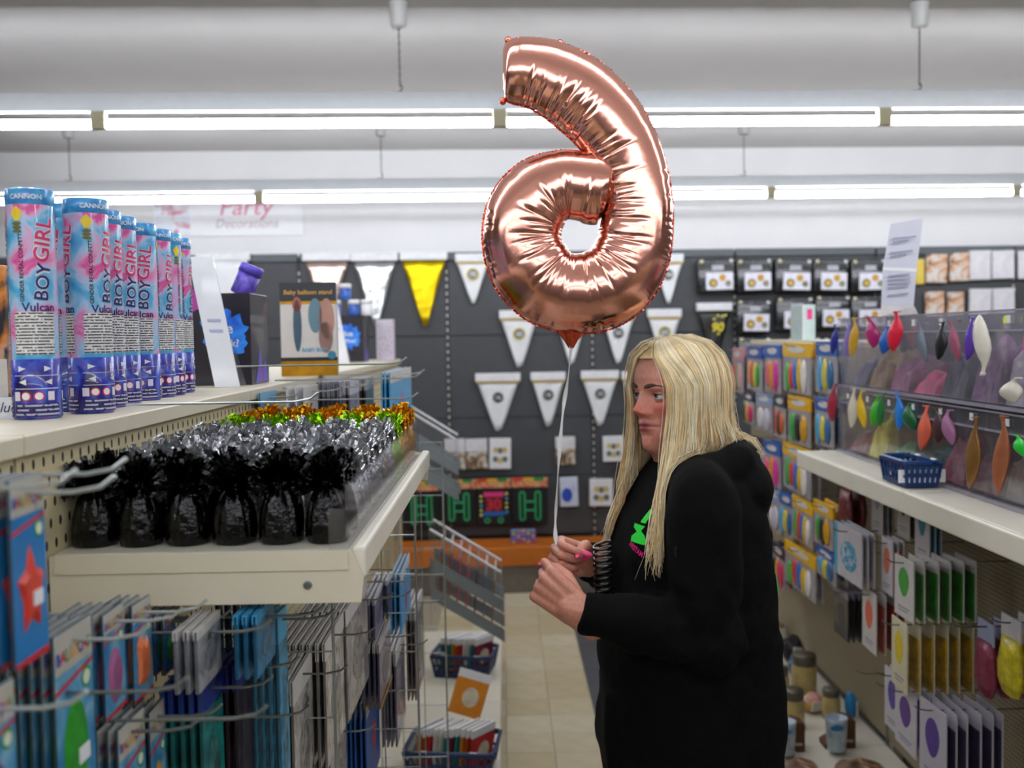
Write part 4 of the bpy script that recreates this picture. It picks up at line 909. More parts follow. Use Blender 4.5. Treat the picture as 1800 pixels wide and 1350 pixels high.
# ------------------------------------------------------------------ right side: clear bins with balloons
XB = 1.13; ZB0, ZB1, ZB2 = RZS+.003, 1.70-.158*XB, 1.70+.044*XB
UN = [3.30, 2.785, 2.276, 1.767, 1.258]
binm = film_mat((.98, .975, .99), .10, .045, 'bin', .12)
edge_m = mat('#a7a3b0', .2, var=.05, alpha=.75)
def bin_unit(Ya, Yb, z0, z1, label):
    t = thing('bin_unit', label, 'clear bin', T(XB, Yb, z0), 'clear balloon bins on the right shelf'); W_ = Ya-Yb; D_ = XR-.006-XB; h = z1-z0-.004
    MB().box((0, .002, 0), (D_, W_-.002, .003)).build('bottom', binm, t); MB().box((D_-.003, .002, .003), (D_, W_-.002, h)).build('back', binm, t)
    for k in range(3):
        a, b = W_*k/3+.003, W_*(k+1)/3-.003
        MB().add([(.0, a, .003), (.0, b, .003), (-.014, b, h*.78), (-.014, a, h*.78), (.003, a, .003), (.003, b, .003), (-.011, b, h*.78), (-.011, a, h*.78)], [(3, 2, 1, 0), (4, 5, 6, 7), (0, 1, 5, 4), (1, 2, 6, 5), (2, 3, 7, 6), (3, 0, 4, 7)]).build('front_window', binm, t)
        MB().box((-.018, a, h*.78), (-.008, b, h*.80)).build('lip', edge_m, t)
        ls = MB().box((-.006, a, h*.80), (-.003, b, h)).build('label_strip', binm, t)
        MB().box((-.0085, (a+b)/2-.012, h*.86), (-.0065, (a+b)/2+.004, h*.94)).build('price_label', WHITE, ls)
    for k in range(4):
        y = min(max(W_*k/3, .0015), W_-.0015); MB().box((-.010, y-.0015, .003), (D_-.003, y+.0015, h)).build('divider', binm, t)
    MB().box((-.012, .001, h-.004), (-.004, W_-.001, h)).build('top_rail', edge_m, t)
    MB().box((-.016, .001, -.002), (-.006, W_-.001, .006)).build('bottom_rail', edge_m, t); return t
pos = ['farthest', 'middle', 'nearer', 'nearest']
for i in range(4):
    bin_unit(UN[i], UN[i+1], ZB0, ZB1-.004, 'clear plastic three-way bin in the lower row, %s' % pos[i])
    bin_unit(UN[i], UN[i+1], ZB1, ZB2, 'clear plastic three-way bin in the upper row, %s' % pos[i])
# heaps of balloons inside
def heap(i, k, low, c, nm, fill):
    Yc = UN[i]-(k+.5)*(UN[i]-UN[i+1])/3; z = (ZB0 if low else ZB1)+.0045; q = random.Random(i*31+k*7+low); w2, d2 = .072, .105
    h = .175*fill; m = MB(); n = 13; vs = []
    for a in range(n):
        for b in range(n):
            u, v = -1+2*a/(n-1), -1+2*b/(n-1); e = (1-max(abs(u), abs(v))**6); zz = h*(.72+.5*mnoise.noise(Vector((u*2.3+i*5+k*3, v*2.3+low*9, .3))))*e+.002
            vs.append((u*d2, v*w2, max(.002, zz)+.006*mnoise.noise(Vector((u*7, v*7, i+k)))*e))
    m.add(vs, [(a*n+b, (a+1)*n+b, (a+1)*n+b+1, a*n+b+1) for a in range(n-1) for b in range(n-1)])
    m.add([(-d2, -w2, 0), (d2, -w2, 0), (d2, w2, 0), (-d2, w2, 0)], [(3, 2, 1, 0)])
    o = m.build('balloon_heap', mat(tuple(min(1, x*1.7+.01) for x in lin(c)), .4, var=.35, scale=35, bump=.6, bscale=45, key='heap'), None, T(XB+.126, Yc, z), False); o['kind'] = 'stuff'
    o['label'] = 'heap of %s balloons in the %s %s bin' % (nm, pos[i], 'lower' if low else 'upper'); o['category'] = 'balloons'
from mathutils import noise as mnoise
HU = [[('#27264a', 'navy', .5), ('#7a6230', 'bronze', .75), ('#7a3a5c', 'plum', .6)], [('#b0305c', 'raspberry', .45), ('#23262e', 'charcoal', .85), ('#6a4468', 'mauve', .95)], [('#8d8690', 'grey', .9), ('#cfcac0', 'ivory', .6), ('#c04a74', 'rose', .8)]]
HLw = [[('#6a3048', 'wine', .55), ('#e0b81c', 'yellow', .95), ('#3f8a4a', 'leaf green', .4)], [('#2c5f46', 'dark green', .4), ('#8a3440', 'crimson', .8), ('#5c2a26', 'maroon', .7)], [('#4a4038', 'mixed dark', .8), ('#6a3a2a', 'chestnut', .95), ('#7a4a36', 'copper brown', .95)]]
for i in range(3):
    for k in range(3): heap(i, k, 0, *HU[i][k]); heap(i, k, 1, *HLw[i][k])
# sample balloons hung on the fronts
def limp(L_, wd, flip, seed):
    q = random.Random(seed); prof = [(.05, 0), (.30, .04), (.62, .14), (.88, .28), (1, .42), (.93, .55), (.70, .68), (.42, .78), (.26, .85), (.22, .93), (.30, .985), (.34, 1.0)]
    m = MB(); n = 16; vs = []
    for i, (r, z) in enumerate(prof):
        bend = .010*math.sin(z*2.5+seed)+(.012*(z-.8)*4 if z > .8 else 0)*(-1 if seed % 2 else 1)
        for j in range(n):
            a = 2*PI*j/n; k = 1+.10*math.sin(3*a+seed+z*5)+.05*math.sin(5*a-z*9); zz = (1-z if flip else z)*L_
            vs.append((r*wd*k*math.cos(a)+bend, r*wd*.42*k*math.sin(a), zz))
    m.add(vs, [(i*n+j, i*n+(j+1) % n, (i+1)*n+(j+1) % n, (i+1)*n+j) for i in range(len(prof)-1) for j in range(n)]+[tuple(range(n-1, -1, -1)), tuple((len(prof)-1)*n+j for j in range(n))]); return m
def sample(px, py0, py1, wpx, c, label, metal=0, flip=False, X=XB-.030, shape=0):
    a = atX(px, py0, X); b = atX(px, py1, X); L_ = a.z-b.z; wd = wpx/FPX*a.y*.62
    t = thing('sample_balloon', label, 'balloon', T(b) @ RZ(-PI/2+.5), 'sample balloons hung on the clear bins')
    limp(L_, wd, flip, int(px) % 17).build('balloon', mat(c, .32, metal, var=.08, scale=30, coat=.25, bump=.08, bscale=60, key='latex'), t, None, True)
    z = .03*L_ if flip else L_*.985
    MB().tube([(wd*.3*math.cos(q)+(.008 if not flip else 0), wd*.14*math.sin(q), z) for q in [2*PI*k/12 for k in range(12)]], .0016, 5, closed=True).build('rolled_lip', mat(c, .35, metal, key='latex2'), t)
SB = [(1467, 570, 622, 14, '#262a8a', 'navy balloon at the far end of the upper bins'), (1490, 562, 628, 10, '#8f7cc4', 'lavender balloon beside the mustard one, upper bins'), (1501, 558, 628, 16, '#d8a62c', 'mustard yellow balloon on the upper bins'),
      (1531, 556, 612, 24, '#b01f68', 'magenta balloon left of the blue one, upper bins'), (1553, 574, 622, 22, '#1d63bc', 'royal blue balloon between magenta and red ones'), (1575, 547, 618, 25, '#d81838', 'bright red balloon on the upper bins'),
      (1624, 566, 636, 15, '#6d7884', 'slate grey balloon on the upper bins'), (1649, 566, 633, 19, '#1b1c20', 'black balloon on the upper bins'), (1681, 563, 635, 17, '#9c5068', 'dusky pink balloon left of the violet one'), (1700, 558, 633, 18, '#5a34a8', 'violet balloon on the upper bins'),
      (1802, 560, 625, 16, '#e0287c', 'hot pink balloon cut by the right picture edge'),
      (1466, 674, 742, 18, '#a0243c', 'dark red balloon at the far end of the lower bins'), (1496, 682, 752, 18, '#d8d0bc', 'cream balloon on the lower bins'), (1515, 686, 752, 16, '#e6bc14', 'bright yellow balloon on the lower bins'), (1536, 695, 750, 20, '#3fae20', 'lime green balloon on the lower bins'), (1551, 690, 750, 14, '#1c7a34', 'mid green balloon behind the lime one'),
      (1577, 690, 756, 17, '#1f80d8', 'azure balloon on the lower bins'), (1600, 708, 757, 25, '#136034', 'dark green balloon on the lower bins'), (1621, 712, 792, 22, '#e2684c', 'coral balloon above the blue basket'), (1645, 716, 778, 20, '#4a2c30', 'dark brown balloon right of the coral one'), (1668, 720, 782, 22, '#a06a90', 'dusty mauve balloon on the lower bins'),
      (1800, 765, 805, 26, '#1fc83a', 'vivid green balloon at the right picture edge')]
for px, a, b, w_, c, l in SB: sample(px, a, b, w_, c, 'limp '+l)
sample(1728, 553, 660, 27, '#e2dccb', 'large half-inflated ivory balloon hung upside down on the upper bins', flip=True)
sample(1706, 732, 860, 24, '#8a6230', 'long limp bronze gold balloon on the lower bins', .35)
sample(1762, 730, 870, 26, '#a86444', 'long limp copper brown balloon on the lower bins', .2)
sample(1784, 664, 708, 36, '#d8d2c2', 'crumpled ivory balloon at the right edge of the upper bins')
ys = atX(1766, 562, XB-.022); tag(MB().prism(ell(.006, .009, 0, 0), -.0006, .0006).build('price_sticker', mat('#e8f01c', .5), None, T(ys) @ RZ(-PI/2)), 'fluorescent yellow oval sticker on the upper bins', 'sticker')
# tall folded sign on the bins
t = thing('paper_sign', 'tall folded white paper sign standing on top of the bins', 'sign', T(0, 0, 0)); YS = 2.80
def quad(pts, nm, m_, th=.0015, dy=0):
    v = [atY(x, y, YS+d)+Vector((0, dy, 0)) for x, y, d in pts]; o = Vector((0, th, 0)); mb = MB(); mb.add([*v, *[a+o for a in v]], [(0, 1, 2, 3), (7, 6, 5, 4), (0, 4, 5, 1), (1, 5, 6, 2), (2, 6, 7, 3), (3, 7, 4, 0)]); return mb.build(nm, m_, t)
pap = mat('#c9cad6', .5, var=.02); quad([(1552, 472, 0), (1611, 475, .02), (1623, 383, .03), (1566, 394, .01)], 'upper_sheet', pap); quad([(1549, 538, 0), (1606, 540, .02), (1611, 475, .02), (1552, 472, 0)], 'lower_sheet', pap)
quad([(1548, 556, .0), (1614, 552, .03), (1607, 538, .02), (1549, 538, .0)], 'foot', mat('#d2d0cc', .5)); quad([(1552, 476, 0), (1611, 478, .02), (1611, 472, .02), (1552, 470, 0)], 'fold', WHITE, .0015, -.001)
for y, x0, x1 in ((421, 1568, 1610), (428, 1568, 1596), (446, 1564, 1604), (453, 1564, 1592), (487, 1560, 1598), (494, 1560, 1600), (501, 1560, 1600), (508, 1559, 1596), (521, 1560, 1596)):
    quad([(x0, y, 0), (x1, y-4, .012), (x1, y-6.5, .012), (x0, y-2.5, 0)], 'print_line', mat('#8d8fa6', .5), .0004, -.0035)
p = atX(1368, 606, XR-.06); t = thing('carton', 'pale mint carton with pink square standing on the right gondola', 'box', T(XR+.03, p.y, ZR+.0245))
sz = p.y/FPX; MB().rbox((-.0, -.1, 0), (.06, .1, .17), .002, seg=1).build('carton', mat('#c3d6d2', .45), t); MB().prism(rect(.02, .10, .045, .15), -.1012, -.1).build('pink_print', mat('#e03a8c', .4), t); MB().box((-.001, -.1008, 0), (.004, -.0995, .17)).build('edge_print', WHITE, t)
# blue basket on the shelf
bb = atZ(1607, 852, RZS); t = basket(T(1.053, bb.y+.005, RZS+.0045) @ RZ(PI/2), 'empty dark blue plastic basket with white label on the right shelf', .17, .088, .062, mat('#123a72', .35, var=.06))
m = MB(); m.prism(rect(-.06, .012, .06, .045), -.058, -.0565); m.build('paper_label', WHITE, t, RZ(-PI/2) @ T(0, -.018, 0)); 
m = MB(); m.prism(rect(-.048, .024, .048, .032), -.0588, -.0581); m.build('label_print', mat('#5a5a8c', .5), t, RZ(-PI/2) @ T(0, -.018, 0))
# ------------------------------------------------------------------ right side: packs on hooks
def stackR(px0, px1, py, h, n, key, fn, where, Xp=1.17, gap=.014, hk=True, hx=.05):
    a, b = atX(px0, py, Xp), atX(px1, py, Xp); Yc = (a.y+b.y)/2; wid = abs(b.y-a.y); Z1 = atX((px0+px1)/2, py, Xp).z
    th_ = .042 if key in BL_KEYS else (.021 if key.startswith('far') else .0165)
    if (n-1)*max(gap, th_) > XR-.024-Xp: n = 1+int((XR-.024-Xp)/max(gap, th_))
    SPECS.append(dict(s='R', Y=Yc, w=wid, Z=Z1, h=h, X=Xp, n=n, gap=max(gap, th_), key=key, fn=fn, where=where, hk=hk, hx=hx, thick=th_-.001))
BL_KEYS = ('maroon', 'mix', 'yel', 'mag', 'mag2')
def OV(col, bg='#cfcad0', side=None):
    def f(w, h, rear=False):
        t = thing('balloon_pack', 'x', 'balloon pack')
        cd = MB().rbox((-w/2, -.0022, 0), (w/2, .0022, h), .0009, seg=1).build('card', mat(bg, .4, var=.04), t)
        if rear:
            MB().rbox((-w*.49, -.0065, h*.02), (w*.49, -.0022, h*.8), .002, seg=1).build('balloons_in_bag', mat(col if side is None else side, .4, var=.45, scale=50), t); return t
        MB().prism(bean(w*.27, h*.24, 0, h*.60), -.003, -.0022).build('balloon_print', mat(col, .4, var=.1), cd)
        MB().rbox((-w*.46, .0023, h*.04), (w*.46, .0075, h*.8), .002, seg=1).build('balloons_in_bag', mat(col if side is None else side, .4, var=.3, scale=40), t)
        m = MB(); m.box((-w*.3, -.0027, h*.16), (w*.3, -.0022, h*.19)); m.box((-w*.25, -.0027, h*.11), (w*.2, -.0022, h*.135)); m.build('print_line', mat('#9a96a4', .5), cd); return t
    return f
def BLOB(col, cell='#b9b4b4'):
    def f(w, h):
        t = thing('balloon_pack', 'x', 'balloon pack')
        MB().prism(rect(-w*.4, h*.72, w*.4, h), -.002, .002).build('header_card', mat(cell, .4), t)
        m = MB(); m.lathe([(.02, 0), (.6, .06), (.95, .25), (1, .5), (.86, .75), (.7, .98)], 18, fn=lambda a, z: 1+.08*math.sin(5*a+z*6)); m.xf(Matrix.Diagonal((w*.5, .018, h*.76, 1))); m.build('balloon_bag', mat(col, .35, var=.35, scale=45, bump=.6, bscale=60, coat=.3, key='blob'), t, None, True); return t
    return f
stackR(1474, 1500, 838, .19, 2, 'maroon', BLOB('#6a1f24', '#7a3034'), 'maroon foil pack hanging below the shelf end', 1.16)
stackR(1533, 1553, 820, .22, 3, 'g1', OV('#8a8f9c', '#b8b2ac'), 'grey oval card pack under the shelf', 1.2)
stackR(1578, 1600, 840, .22, 3, 'g2', OV('#4a4a52', '#b9b4ac'), 'charcoal oval card pack under the shelf', 1.2)
stackR(1610, 1638, 858, .22, 3, 'g3', OV('#2a7a9c', '#c4bfc2'), 'petrol blue oval card pack under the shelf', 1.2)
stackR(1540, 1570, 944, .20, 3, 'or1', OV('#e07a5c'), 'coral oval card pack, top row', 1.16)
stackR(1572, 1606, 980, .22, 6, 'gr', OV('#3f9a3a', '#cfcbc8', '#2f7a24'), 'green oval card pack, top row', 1.10, .034)
stackR(1516, 1542, 1038, .19, 5, 'or2', OV('#e0684c', '#cfc9c6', '#b03a24'), 'orange oval card pack, middle row', 1.13, .03)
stackR(1568, 1596, 1090, .20, 6, 'ye', OV('#e0c41c', '#d6cfae', '#b08a1c'), 'yellow oval card pack, middle row', 1.09, .036)
stackR(1556, 1584, 1180, .18, 2, 'pu1', OV('#5c4aa0'), 'violet oval card pack, upper of the purple ones', 1.14)
stackR(1574, 1612, 1208, .18, 4, 'pu2', OV('#6a3f90'), 'purple oval card pack, middle of the purple ones', 1.12, .04)
stackR(1620, 1662, 1240, .22, 6, 'pu3', OV('#5c3f98', '#c9c4d0', '#3a3450'), 'deep purple oval card pack, lowest and nearest', 1.12, .03)
stackR(1716, 1752, 1092, .20, 3, 'mix', BLOB('#8a2a4c', '#a9b0d0'), 'assorted colour balloon bag on the near pegboard', 1.22, .03)
stackR(1757, 1800, 1085, .20, 2, 'yel', BLOB('#d8c61c', '#cfcad0'), 'yellow balloon bag at the right picture edge', 1.22, .03)
stackR(1806, 1866, 1180, .19, 2, 'mag', BLOB('#8a1f5c', '#a05080'), 'magenta balloon bag low at the right picture edge', 1.22, .03)
stackR(1806, 1866, 985, .17, 2, 'mag2', BLOB('#8c205c', '#b9a0b4'), 'magenta balloon bag high at the right picture edge', 1.22, .03)
def blueface(w, h):
    t = thing('balloon_pack', 'x', 'balloon pack'); MB().rbox((-w/2, -.003, 0), (w/2, .003, h), .001, seg=1).build('card', mat('#c4bfc4', .4), t)
    MB().prism(rect(-w/2, 0, -w*.38, h), -.0034, -.003).build('blue_edge', mat('#4aa8c8', .4), t); MB().prism(ell(w*.30, h*.28, .01, h*.46), -.0036, -.003).build('round_print', ramp_mat('bluesplash', [(.35, '#2a86a8'), (.5, '#4aa4c4'), (.6, '#c4c2c8')], 40), t); return t
stackR(1468, 1526, 930, .215, 3, 'bluef', blueface, 'white pack with blue round print', 1.10, .02)
stackR(1467, 1492, 1035, .17, 4, 'dkb', CL('#2a2a30', '#8f8a94'), 'black and white striped pack below the blue print', 1.16, .02)
for px, py, l in ((1505, 1178, 'bare hook left of the yellow packs'), (1540, 1200, 'bare hook above the violet packs'), (1668, 1094, 'bare hook end left of the assorted bag')):
    p = atX(px, py, 1.12); hook('R', XR-.002, 1.12, p.y, p.z-.013, l)
# far hooks full of bright balloon packs
q = random.Random(12)
def CP(cols, head, dot=None):
    def f(w, h):
        t = thing('balloon_pack', 'x', 'balloon pack'); MB().rbox((-w/2, -.004, 0), (w/2, .004, h*.74), .002, seg=1).build('bag', mat('#a39da0', .3, var=.15, coat=.3), t)
        MB().rbox((-w*.51, -.0045, h*.72), (w*.51, .0045, h), .001, seg=1).build('header_card', mat(head, .4, var=.06), t)
        MB().prism(ell(w*.3, h*.07, 0, h*.87), -.0055, -.0045).build('header_print', mat(dot or '#d8d4d0', .4), t)
        q2 = random.Random(len(cols)*7+int(w*1000))
        n = len(cols)
        for i, c in enumerate(cols):
            x = -w*.36+w*.72*(i+.5)/n; m = MB(); m.sphere((x, -.006, h*.36), (w*.42/n+.004, .008, h*(.26+.08*q2.random())), 10, 8); m.build('balloon', mat(c, .35, var=.12, coat=.2), t, RY(q2.uniform(-.12, .12)), True)
        return t
    return f
SETS = [(['#d8344c', '#3aa044', '#e0a0a8'], '#c98a94', 'pink'), (['#e0a020', '#c93a44', '#d8d040', '#2f9a3c'], '#2a4a9c', 'blue headed rainbow'), (['#e05a7c', '#e0902c', '#d83a9c'], '#2f5fae', 'blue headed pink'), (['#3fae4c', '#d83a30', '#2a6ac0', '#e0b820', '#e8e4e0'], '#e8b614', 'yellow headed mixed'), (['#4aa0d0', '#d8c83c', '#2f6a9c'], '#1f5aa8', 'blue headed aqua'),
        (['#2a2440', '#e0b424', '#d8347c', '#d02a5c'], '#241f3c', 'dark headed pink'), (['#d8d4d4', '#c9c4d4'], '#8fa0c4', 'silvery'), (['#c9502c', '#2a2a34', '#d06a2c'], '#2a2a38', 'dark headed orange'), (['#3aa040', '#202028', '#d8a020'], '#e4ae18', 'yellow headed dark'), (['#24242c', '#3a3a44', '#2c2c34'], '#3a3c48', 'black')]
def far(px0, px1, py0, py1, s, where, Xp, n=2, gap=.035):
    a = atX((px0+px1)/2, py0, Xp); b = atX((px0+px1)/2, py1, Xp); cols, head, nm = SETS[s]
    stackR(px0, px1, py0, max(.06, a.z-b.z), n, 'far%d' % s, CP(cols, head), '%s pack, %s' % (nm, where), Xp, gap)
rowsF = [('top row', 612, 600, 690, 692, [0, 1, 2, 3, 4]), ('second row', 690, 700, 745, 800, [5, 6, 7, 8, 4]), ('third row', 765, 790, 835, 878, [1, 5, 2, 3, 9]), ('fourth row', 850, 885, 925, 965, [2, 6, 4, 3, 8]), ('fifth row', 950, 968, 1010, 1050, [0, 2, 5, 3, 4])]
XS = [(1288, 1308), (1312, 1342), (1346, 1372), (1376, 1428), (1434, 1474)]
XS2 = [(1308, 1326), (1332, 1356), (1360, 1384), (1388, 1424), (1434, 1466)]
for r_, (nm, ya, yb, za, zb, ss) in enumerate(rowsF):
    for c_, s in enumerate(ss):
        x0, x1 = (XS if r_ % 2 == 0 else XS2)[c_]; f_ = c_/4
        if r_ >= 3: x0 += 22*(1-f_); x1 += 22*(1-f_)
        far(x0, x1, ya+(yb-ya)*f_, za+(zb-za)*f_, s, '%s in the far %s' % (ords[c_], nm), 1.16 if c_ < 4 else 1.14)
build_stacks()
# ------------------------------------------------------------------ goods on the right base shelf
zb_ = .1715
glassy = film_mat((.9, .9, .82), .2, .12, 'jar', .06)
def jar(px, py, label, hpx):
    p = atZ(px, py, zb_); s = p.y/FPX; h = hpx*s; r = h*.30; t = thing('candle_jar', label, 'jar', T(p.x, p.y+r, zb_), 'candle jars on the right base shelf')
    MB().lathe([(r*.9, 0), (r, .006), (r, h*.66), (r*.84, h*.74), (r*.84, h*.78)], 24).build('wax', mat('#b8a468', .35, var=.12, scale=25, coat=.5), t, None, True)
    MB().lathe([(r*.92, h*.76), (r*.94, h*.78), (r*.94, h*.97), (r*.9, h), (.002, h)], 24).build('lid', mat('#6d675a', .4, .5, var=.1), t, None, True)
jar(1420, 1229, 'yellowish candle jar, farthest of the four on the base shelf', 75); jar(1400, 1284, 'yellowish candle jar left of the patterned bag', 68); jar(1466, 1268, 'yellowish candle jar right of the patterned bag', 54); jar(1374, 1236, 'yellowish candle jar half hidden behind the person', 60)
def cup(px, py, label, hpx):
    p = atZ(px, py, zb_); s = p.y/FPX; h = hpx*s; r = h*.36; t = thing('gift_mug', label, 'mug', T(p.x, p.y+r, zb_), 'boxed mugs on the right base shelf')
    MB().prism([(-.012, 0), (r*2.1, 0), (r*2.1, h*.75), (r*1.3, h*.85), (r*.7, h*.35), (-.012, h*.12)], -r*.2, r*1.2).build('cardboard_holder', mat('#5a3c20', .7, var=.1), t)
    c = MB(); c.lathe([(r*.62, h*.1), (r*.7, h*.12), (r*.82, h*.9), (r*.84, h), (r*.74, h), (r*.66, h*.2), (.002, h*.18)], 22); c.xf(T(r*.35, -r*1.05, 0)); c.build('glass_cup', mat('#9fb0bc', .12, var=.25, scale=30, coat=.6), t, None, True)
    MB().prism(ell(r*.5, h*.08, r*.1, h*.82), -r*1.95, -r*1.9).build('blue_print', mat('#2a78b4', .4), t)
    m = MB(); m.prism(rect(r*1.1, h*.17, r*1.9, h*.24), -r*.2-.0012, -r*.2); m.build('holder_print', mat('#b8a484', .5, var=.3, scale=200), t)
cup(1372, 1330, 'glass mug in a brown cardboard holder beside the person', 66); cup(1462, 1324, 'glass mug in a brown cardboard holder, right one', 66)
def soft(px, py, w, h, d, c, label, cat, nm, rz=0):
    p = atZ(px, py, zb_); t = thing(nm, label, cat, T(p.x, p.y, zb_) @ RZ(rz))
    m = MB(); m.sphere((0, 0, h*.5), (w/2, d/2, h*.5), 18, 12); m.v = [(x*(1+.12*mnoise.noise(Vector((x*20, y*20, z*20)))), y, max(0, z*(1+.2*mnoise.noise(Vector((x*25, y*25, 3)))))) for x, y, z in m.v]; m.build('bag', c, t, None, True)
    MB().prism([(-w*.3, h*.2), (w*.25, h*.25), (w*.2, h*.7), (-w*.2, h*.75)], -d*.5-.002, -d*.44).build('label_print', mat('#d6d2cc', .4), t)
soft(1427, 1250, .10, .07, .08, ramp_mat('patbag', [(.35, '#d8b41c'), (.5, '#c97a84'), (.62, '#d8c8a0'), (.72, '#3a2a20')], 30), 'yellow and pink patterned sweets bag between the jars', 'bag', 'sweets_bag', .3)
soft(1496, 1262, .05, .10, .05, ramp_mat('blubag', [(.4, '#1f7cc0'), (.55, '#2f98d8'), (.66, '#14161c')], 22), 'bright blue bag leaning against the right back panel', 'bag', 'sweets_bag', 1.0)
soft(1394, 1168, .10, .13, .10, mat('#0d0d10', .4, var=.3), 'black crumpled pack at the back of the base shelf', 'bag', 'party_pack', .2)
soft(1397, 1192, .055, .11, .06, ramp_mat('blubag2', [(.4, '#2a5a9c'), (.55, '#3a86c4'), (.65, '#b8b4bc')], 26), 'blue printed pack in front of the black pack', 'bag', 'party_pack', .1)
soft(1366, 1190, .055, .14, .06, mat('#d0cc14', .4, var=.2), 'fluorescent yellow pack beside the person', 'bag', 'party_pack', 0)
soft(1362, 1124, .10, .10, .12, mat('#8c7860', .6, var=.3), 'brown paper pack far back on the base shelf', 'bag', 'party_pack', .3)
brn = ramp_mat('brownpack', [(.35, '#4a3220'), (.5, '#7a5434'), (.62, '#b89a80'), (.7, '#3a2a1c')], 18)
soft(1405, 1362, .14, .05, .12, brn, 'brown printed pack at the bottom picture edge, left one', 'bag', 'party_pack', .1); soft(1512, 1368, .17, .06, .13, brn, 'brown printed pack at the bottom picture edge, right one', 'bag', 'party_pack', -.1)
# ------------------------------------------------------------------ the foil number balloon
BY = 2.02
def catmull(P, n):
    P = np.array(P, float); out = []; k = len(P)
    for i in range(k-1):
        p0, p1, p2, p3 = P[max(i-1, 0)], P[i], P[i+1], P[min(i+2, k-1)]
        for j in range(n):
            t = j/n; out.append(.5*((2*p1)+(-p0+p2)*t+(2*p0-5*p1+4*p2-p3)*t*t+(-p0+3*p1-3*p2+p3)*t**3))
    out.append(P[-1]); return np.array(out)
sp = [(884, 124, 30), (890, 124, 50), (906, 125, 57), (930, 127, 60), (965, 136, 64), (1008, 160, 68), (1050, 196, 67), (1084, 240, 64), (1107, 290, 61), (1120, 345, 60), (1121, 400, 61), (1111, 452, 64), (1085, 493, 67),
      (1047, 515, 68), (1005, 518, 66), (962, 505, 67), (930, 470, 68), (915, 425, 66), (921, 377, 66), (948, 340, 63), (985, 323, 57), (1020, 324, 57), (1042, 328, 60), (1058, 331, 59), (1070, 334, 48), (1076, 336, 24)]
for i_ in range(9, len(sp)):                        # fatten the loop inwards, keeping its outer edge
    x_, y_, h_ = sp[i_]; d_ = math.hypot(1020-x_, 412-y_); k_ = min(1, (i_-8)/2)*(3.5 if i_ < len(sp)-3 else 2); sp[i_] = (x_+(1020-x_)/d_*k_, y_+(412-y_)/d_*k_, h_+k_)
S = catmull(sp, 30); ppm = FPX/BY
hole = np.array((1020., 412.))
cen = atY(1015, 330, BY)
def p2w(xy, dep): 
    v = atY(float(xy[0]), float(xy[1]), BY); return np.array((v.x, BY+dep, v.z))
ns = len(S); NA = 60
tang = np.gradient(S[:, :2], axis=0); tang /= np.linalg.norm(tang, axis=1)[:, None]
nor = np.stack([-tang[:, 1], tang[:, 0]], 1)
sgn = np.sign(np.sum((hole-S[:, :2])*nor, axis=1)); sgn[sgn == 0] = 1
nor *= sgn[:, None]                                   # points to the inner side
arc = np.concatenate([[0], np.cumsum(np.linalg.norm(np.diff(S[:, :2], axis=0), axis=1))])/ppm
rng = np.random.default_rng(4)
ang = np.arange(NA)*2*PI/NA                            # 0 = inner edge, pi = outer edge, pi/2 = front
A, SS = np.meshgrid(ang, arc)
disp = np.zeros_like(A); inner = (1+np.cos(A))/2       # 1 at the inner edge
for i in range(150):
    s0 = rng.uniform(.06, arc[-1]-.03); sg = rng.uniform(.0016, .0042); a0 = rng.uniform(.0003, .0015); lim = rng.uniform(.30, .85); sl = rng.uniform(-.01, .01)
    disp -= a0*np.exp(-((SS+sl*(A-PI/2)-s0)/sg)**2)*np.clip((inner-lim)/.16, 0, 1)
for i in range(130):                                   # little pleats along the outer seam
    s0 = rng.uniform(.0, arc[-1]); sg = rng.uniform(.002, .004); disp -= rng.uniform(.0006, .002)*np.exp(-((SS-s0)/sg)**2)*np.clip((1-inner-.86)/.14, 0, 1)
for i, s0 in enumerate(np.linspace(arc[-1]*.42, arc[-1]-.05, 13)):   # deep radial pinches round the loop
    disp -= .0018*np.exp(-((SS-s0)/.0045)**2)*np.clip((inner-.32)/.2, 0, 1)
hw = S[:, 2]/ppm
vs = []
for i in range(ns):
    for j in range(NA):
        ca, sa = math.cos(ang[j]), math.sin(ang[j]); r = 1+disp[i, j]/max(hw[i], .02)
        off = S[i, :2]+nor[i]*(S[i, 2]*ca*r)
        dpt = -hw[i]*.80*math.copysign(abs(sa)**.85, sa)*r
        vs.append(p2w(off, dpt))
fs = [(i*NA+j, i*NA+(j+1) % NA, (i+1)*NA+(j+1) % NA, (i+1)*NA+j) for i in range(ns-1) for j in range(NA)]
fs += [tuple(range(NA-1, -1, -1)), tuple((ns-1)*NA+j for j in range(NA))]
ORG = p2w((1004, 612), 0)
BAL = thing('number_balloon', 'rose gold foil number balloon floating on a white ribbon above the aisle', 'balloon', T(Vector(ORG)))
rose = mat('#f0ab98', .17, 1.0, var=.03, scale=6, bump=.03, bscale=50, key='rose')
rose2 = mat('#d9614a', .2, 1.0, var=.12, scale=60, key='rose2')
def shift(vs): return [tuple(np.array(v)-ORG) for v in vs]
MB().add(shift(vs), fs).build('inflated_body', rose, BAL, smooth=True)
def seam(side, i0, i1):
    v = []; 
    for i in range(i0, i1):
        z = .0016*math.sin(i*1.9)+.001*math.sin(i*.83)
        for e in (0, 1):
            o = S[i, :2]+nor[i]*side*(S[i, 2]-1+e*(3.6+.9*math.sin(i*2.3))); v.append(p2w(o, z*e))
    return MB().add(shift(v), [(2*k, 2*k+1, 2*k+3, 2*k+2) for k in range(i1-i0-1)])
seam(-1, 20, ns-70).build('seam_flange', rose2, BAL); seam(1, 20, 240).build('seam_flange', rose2, BAL)
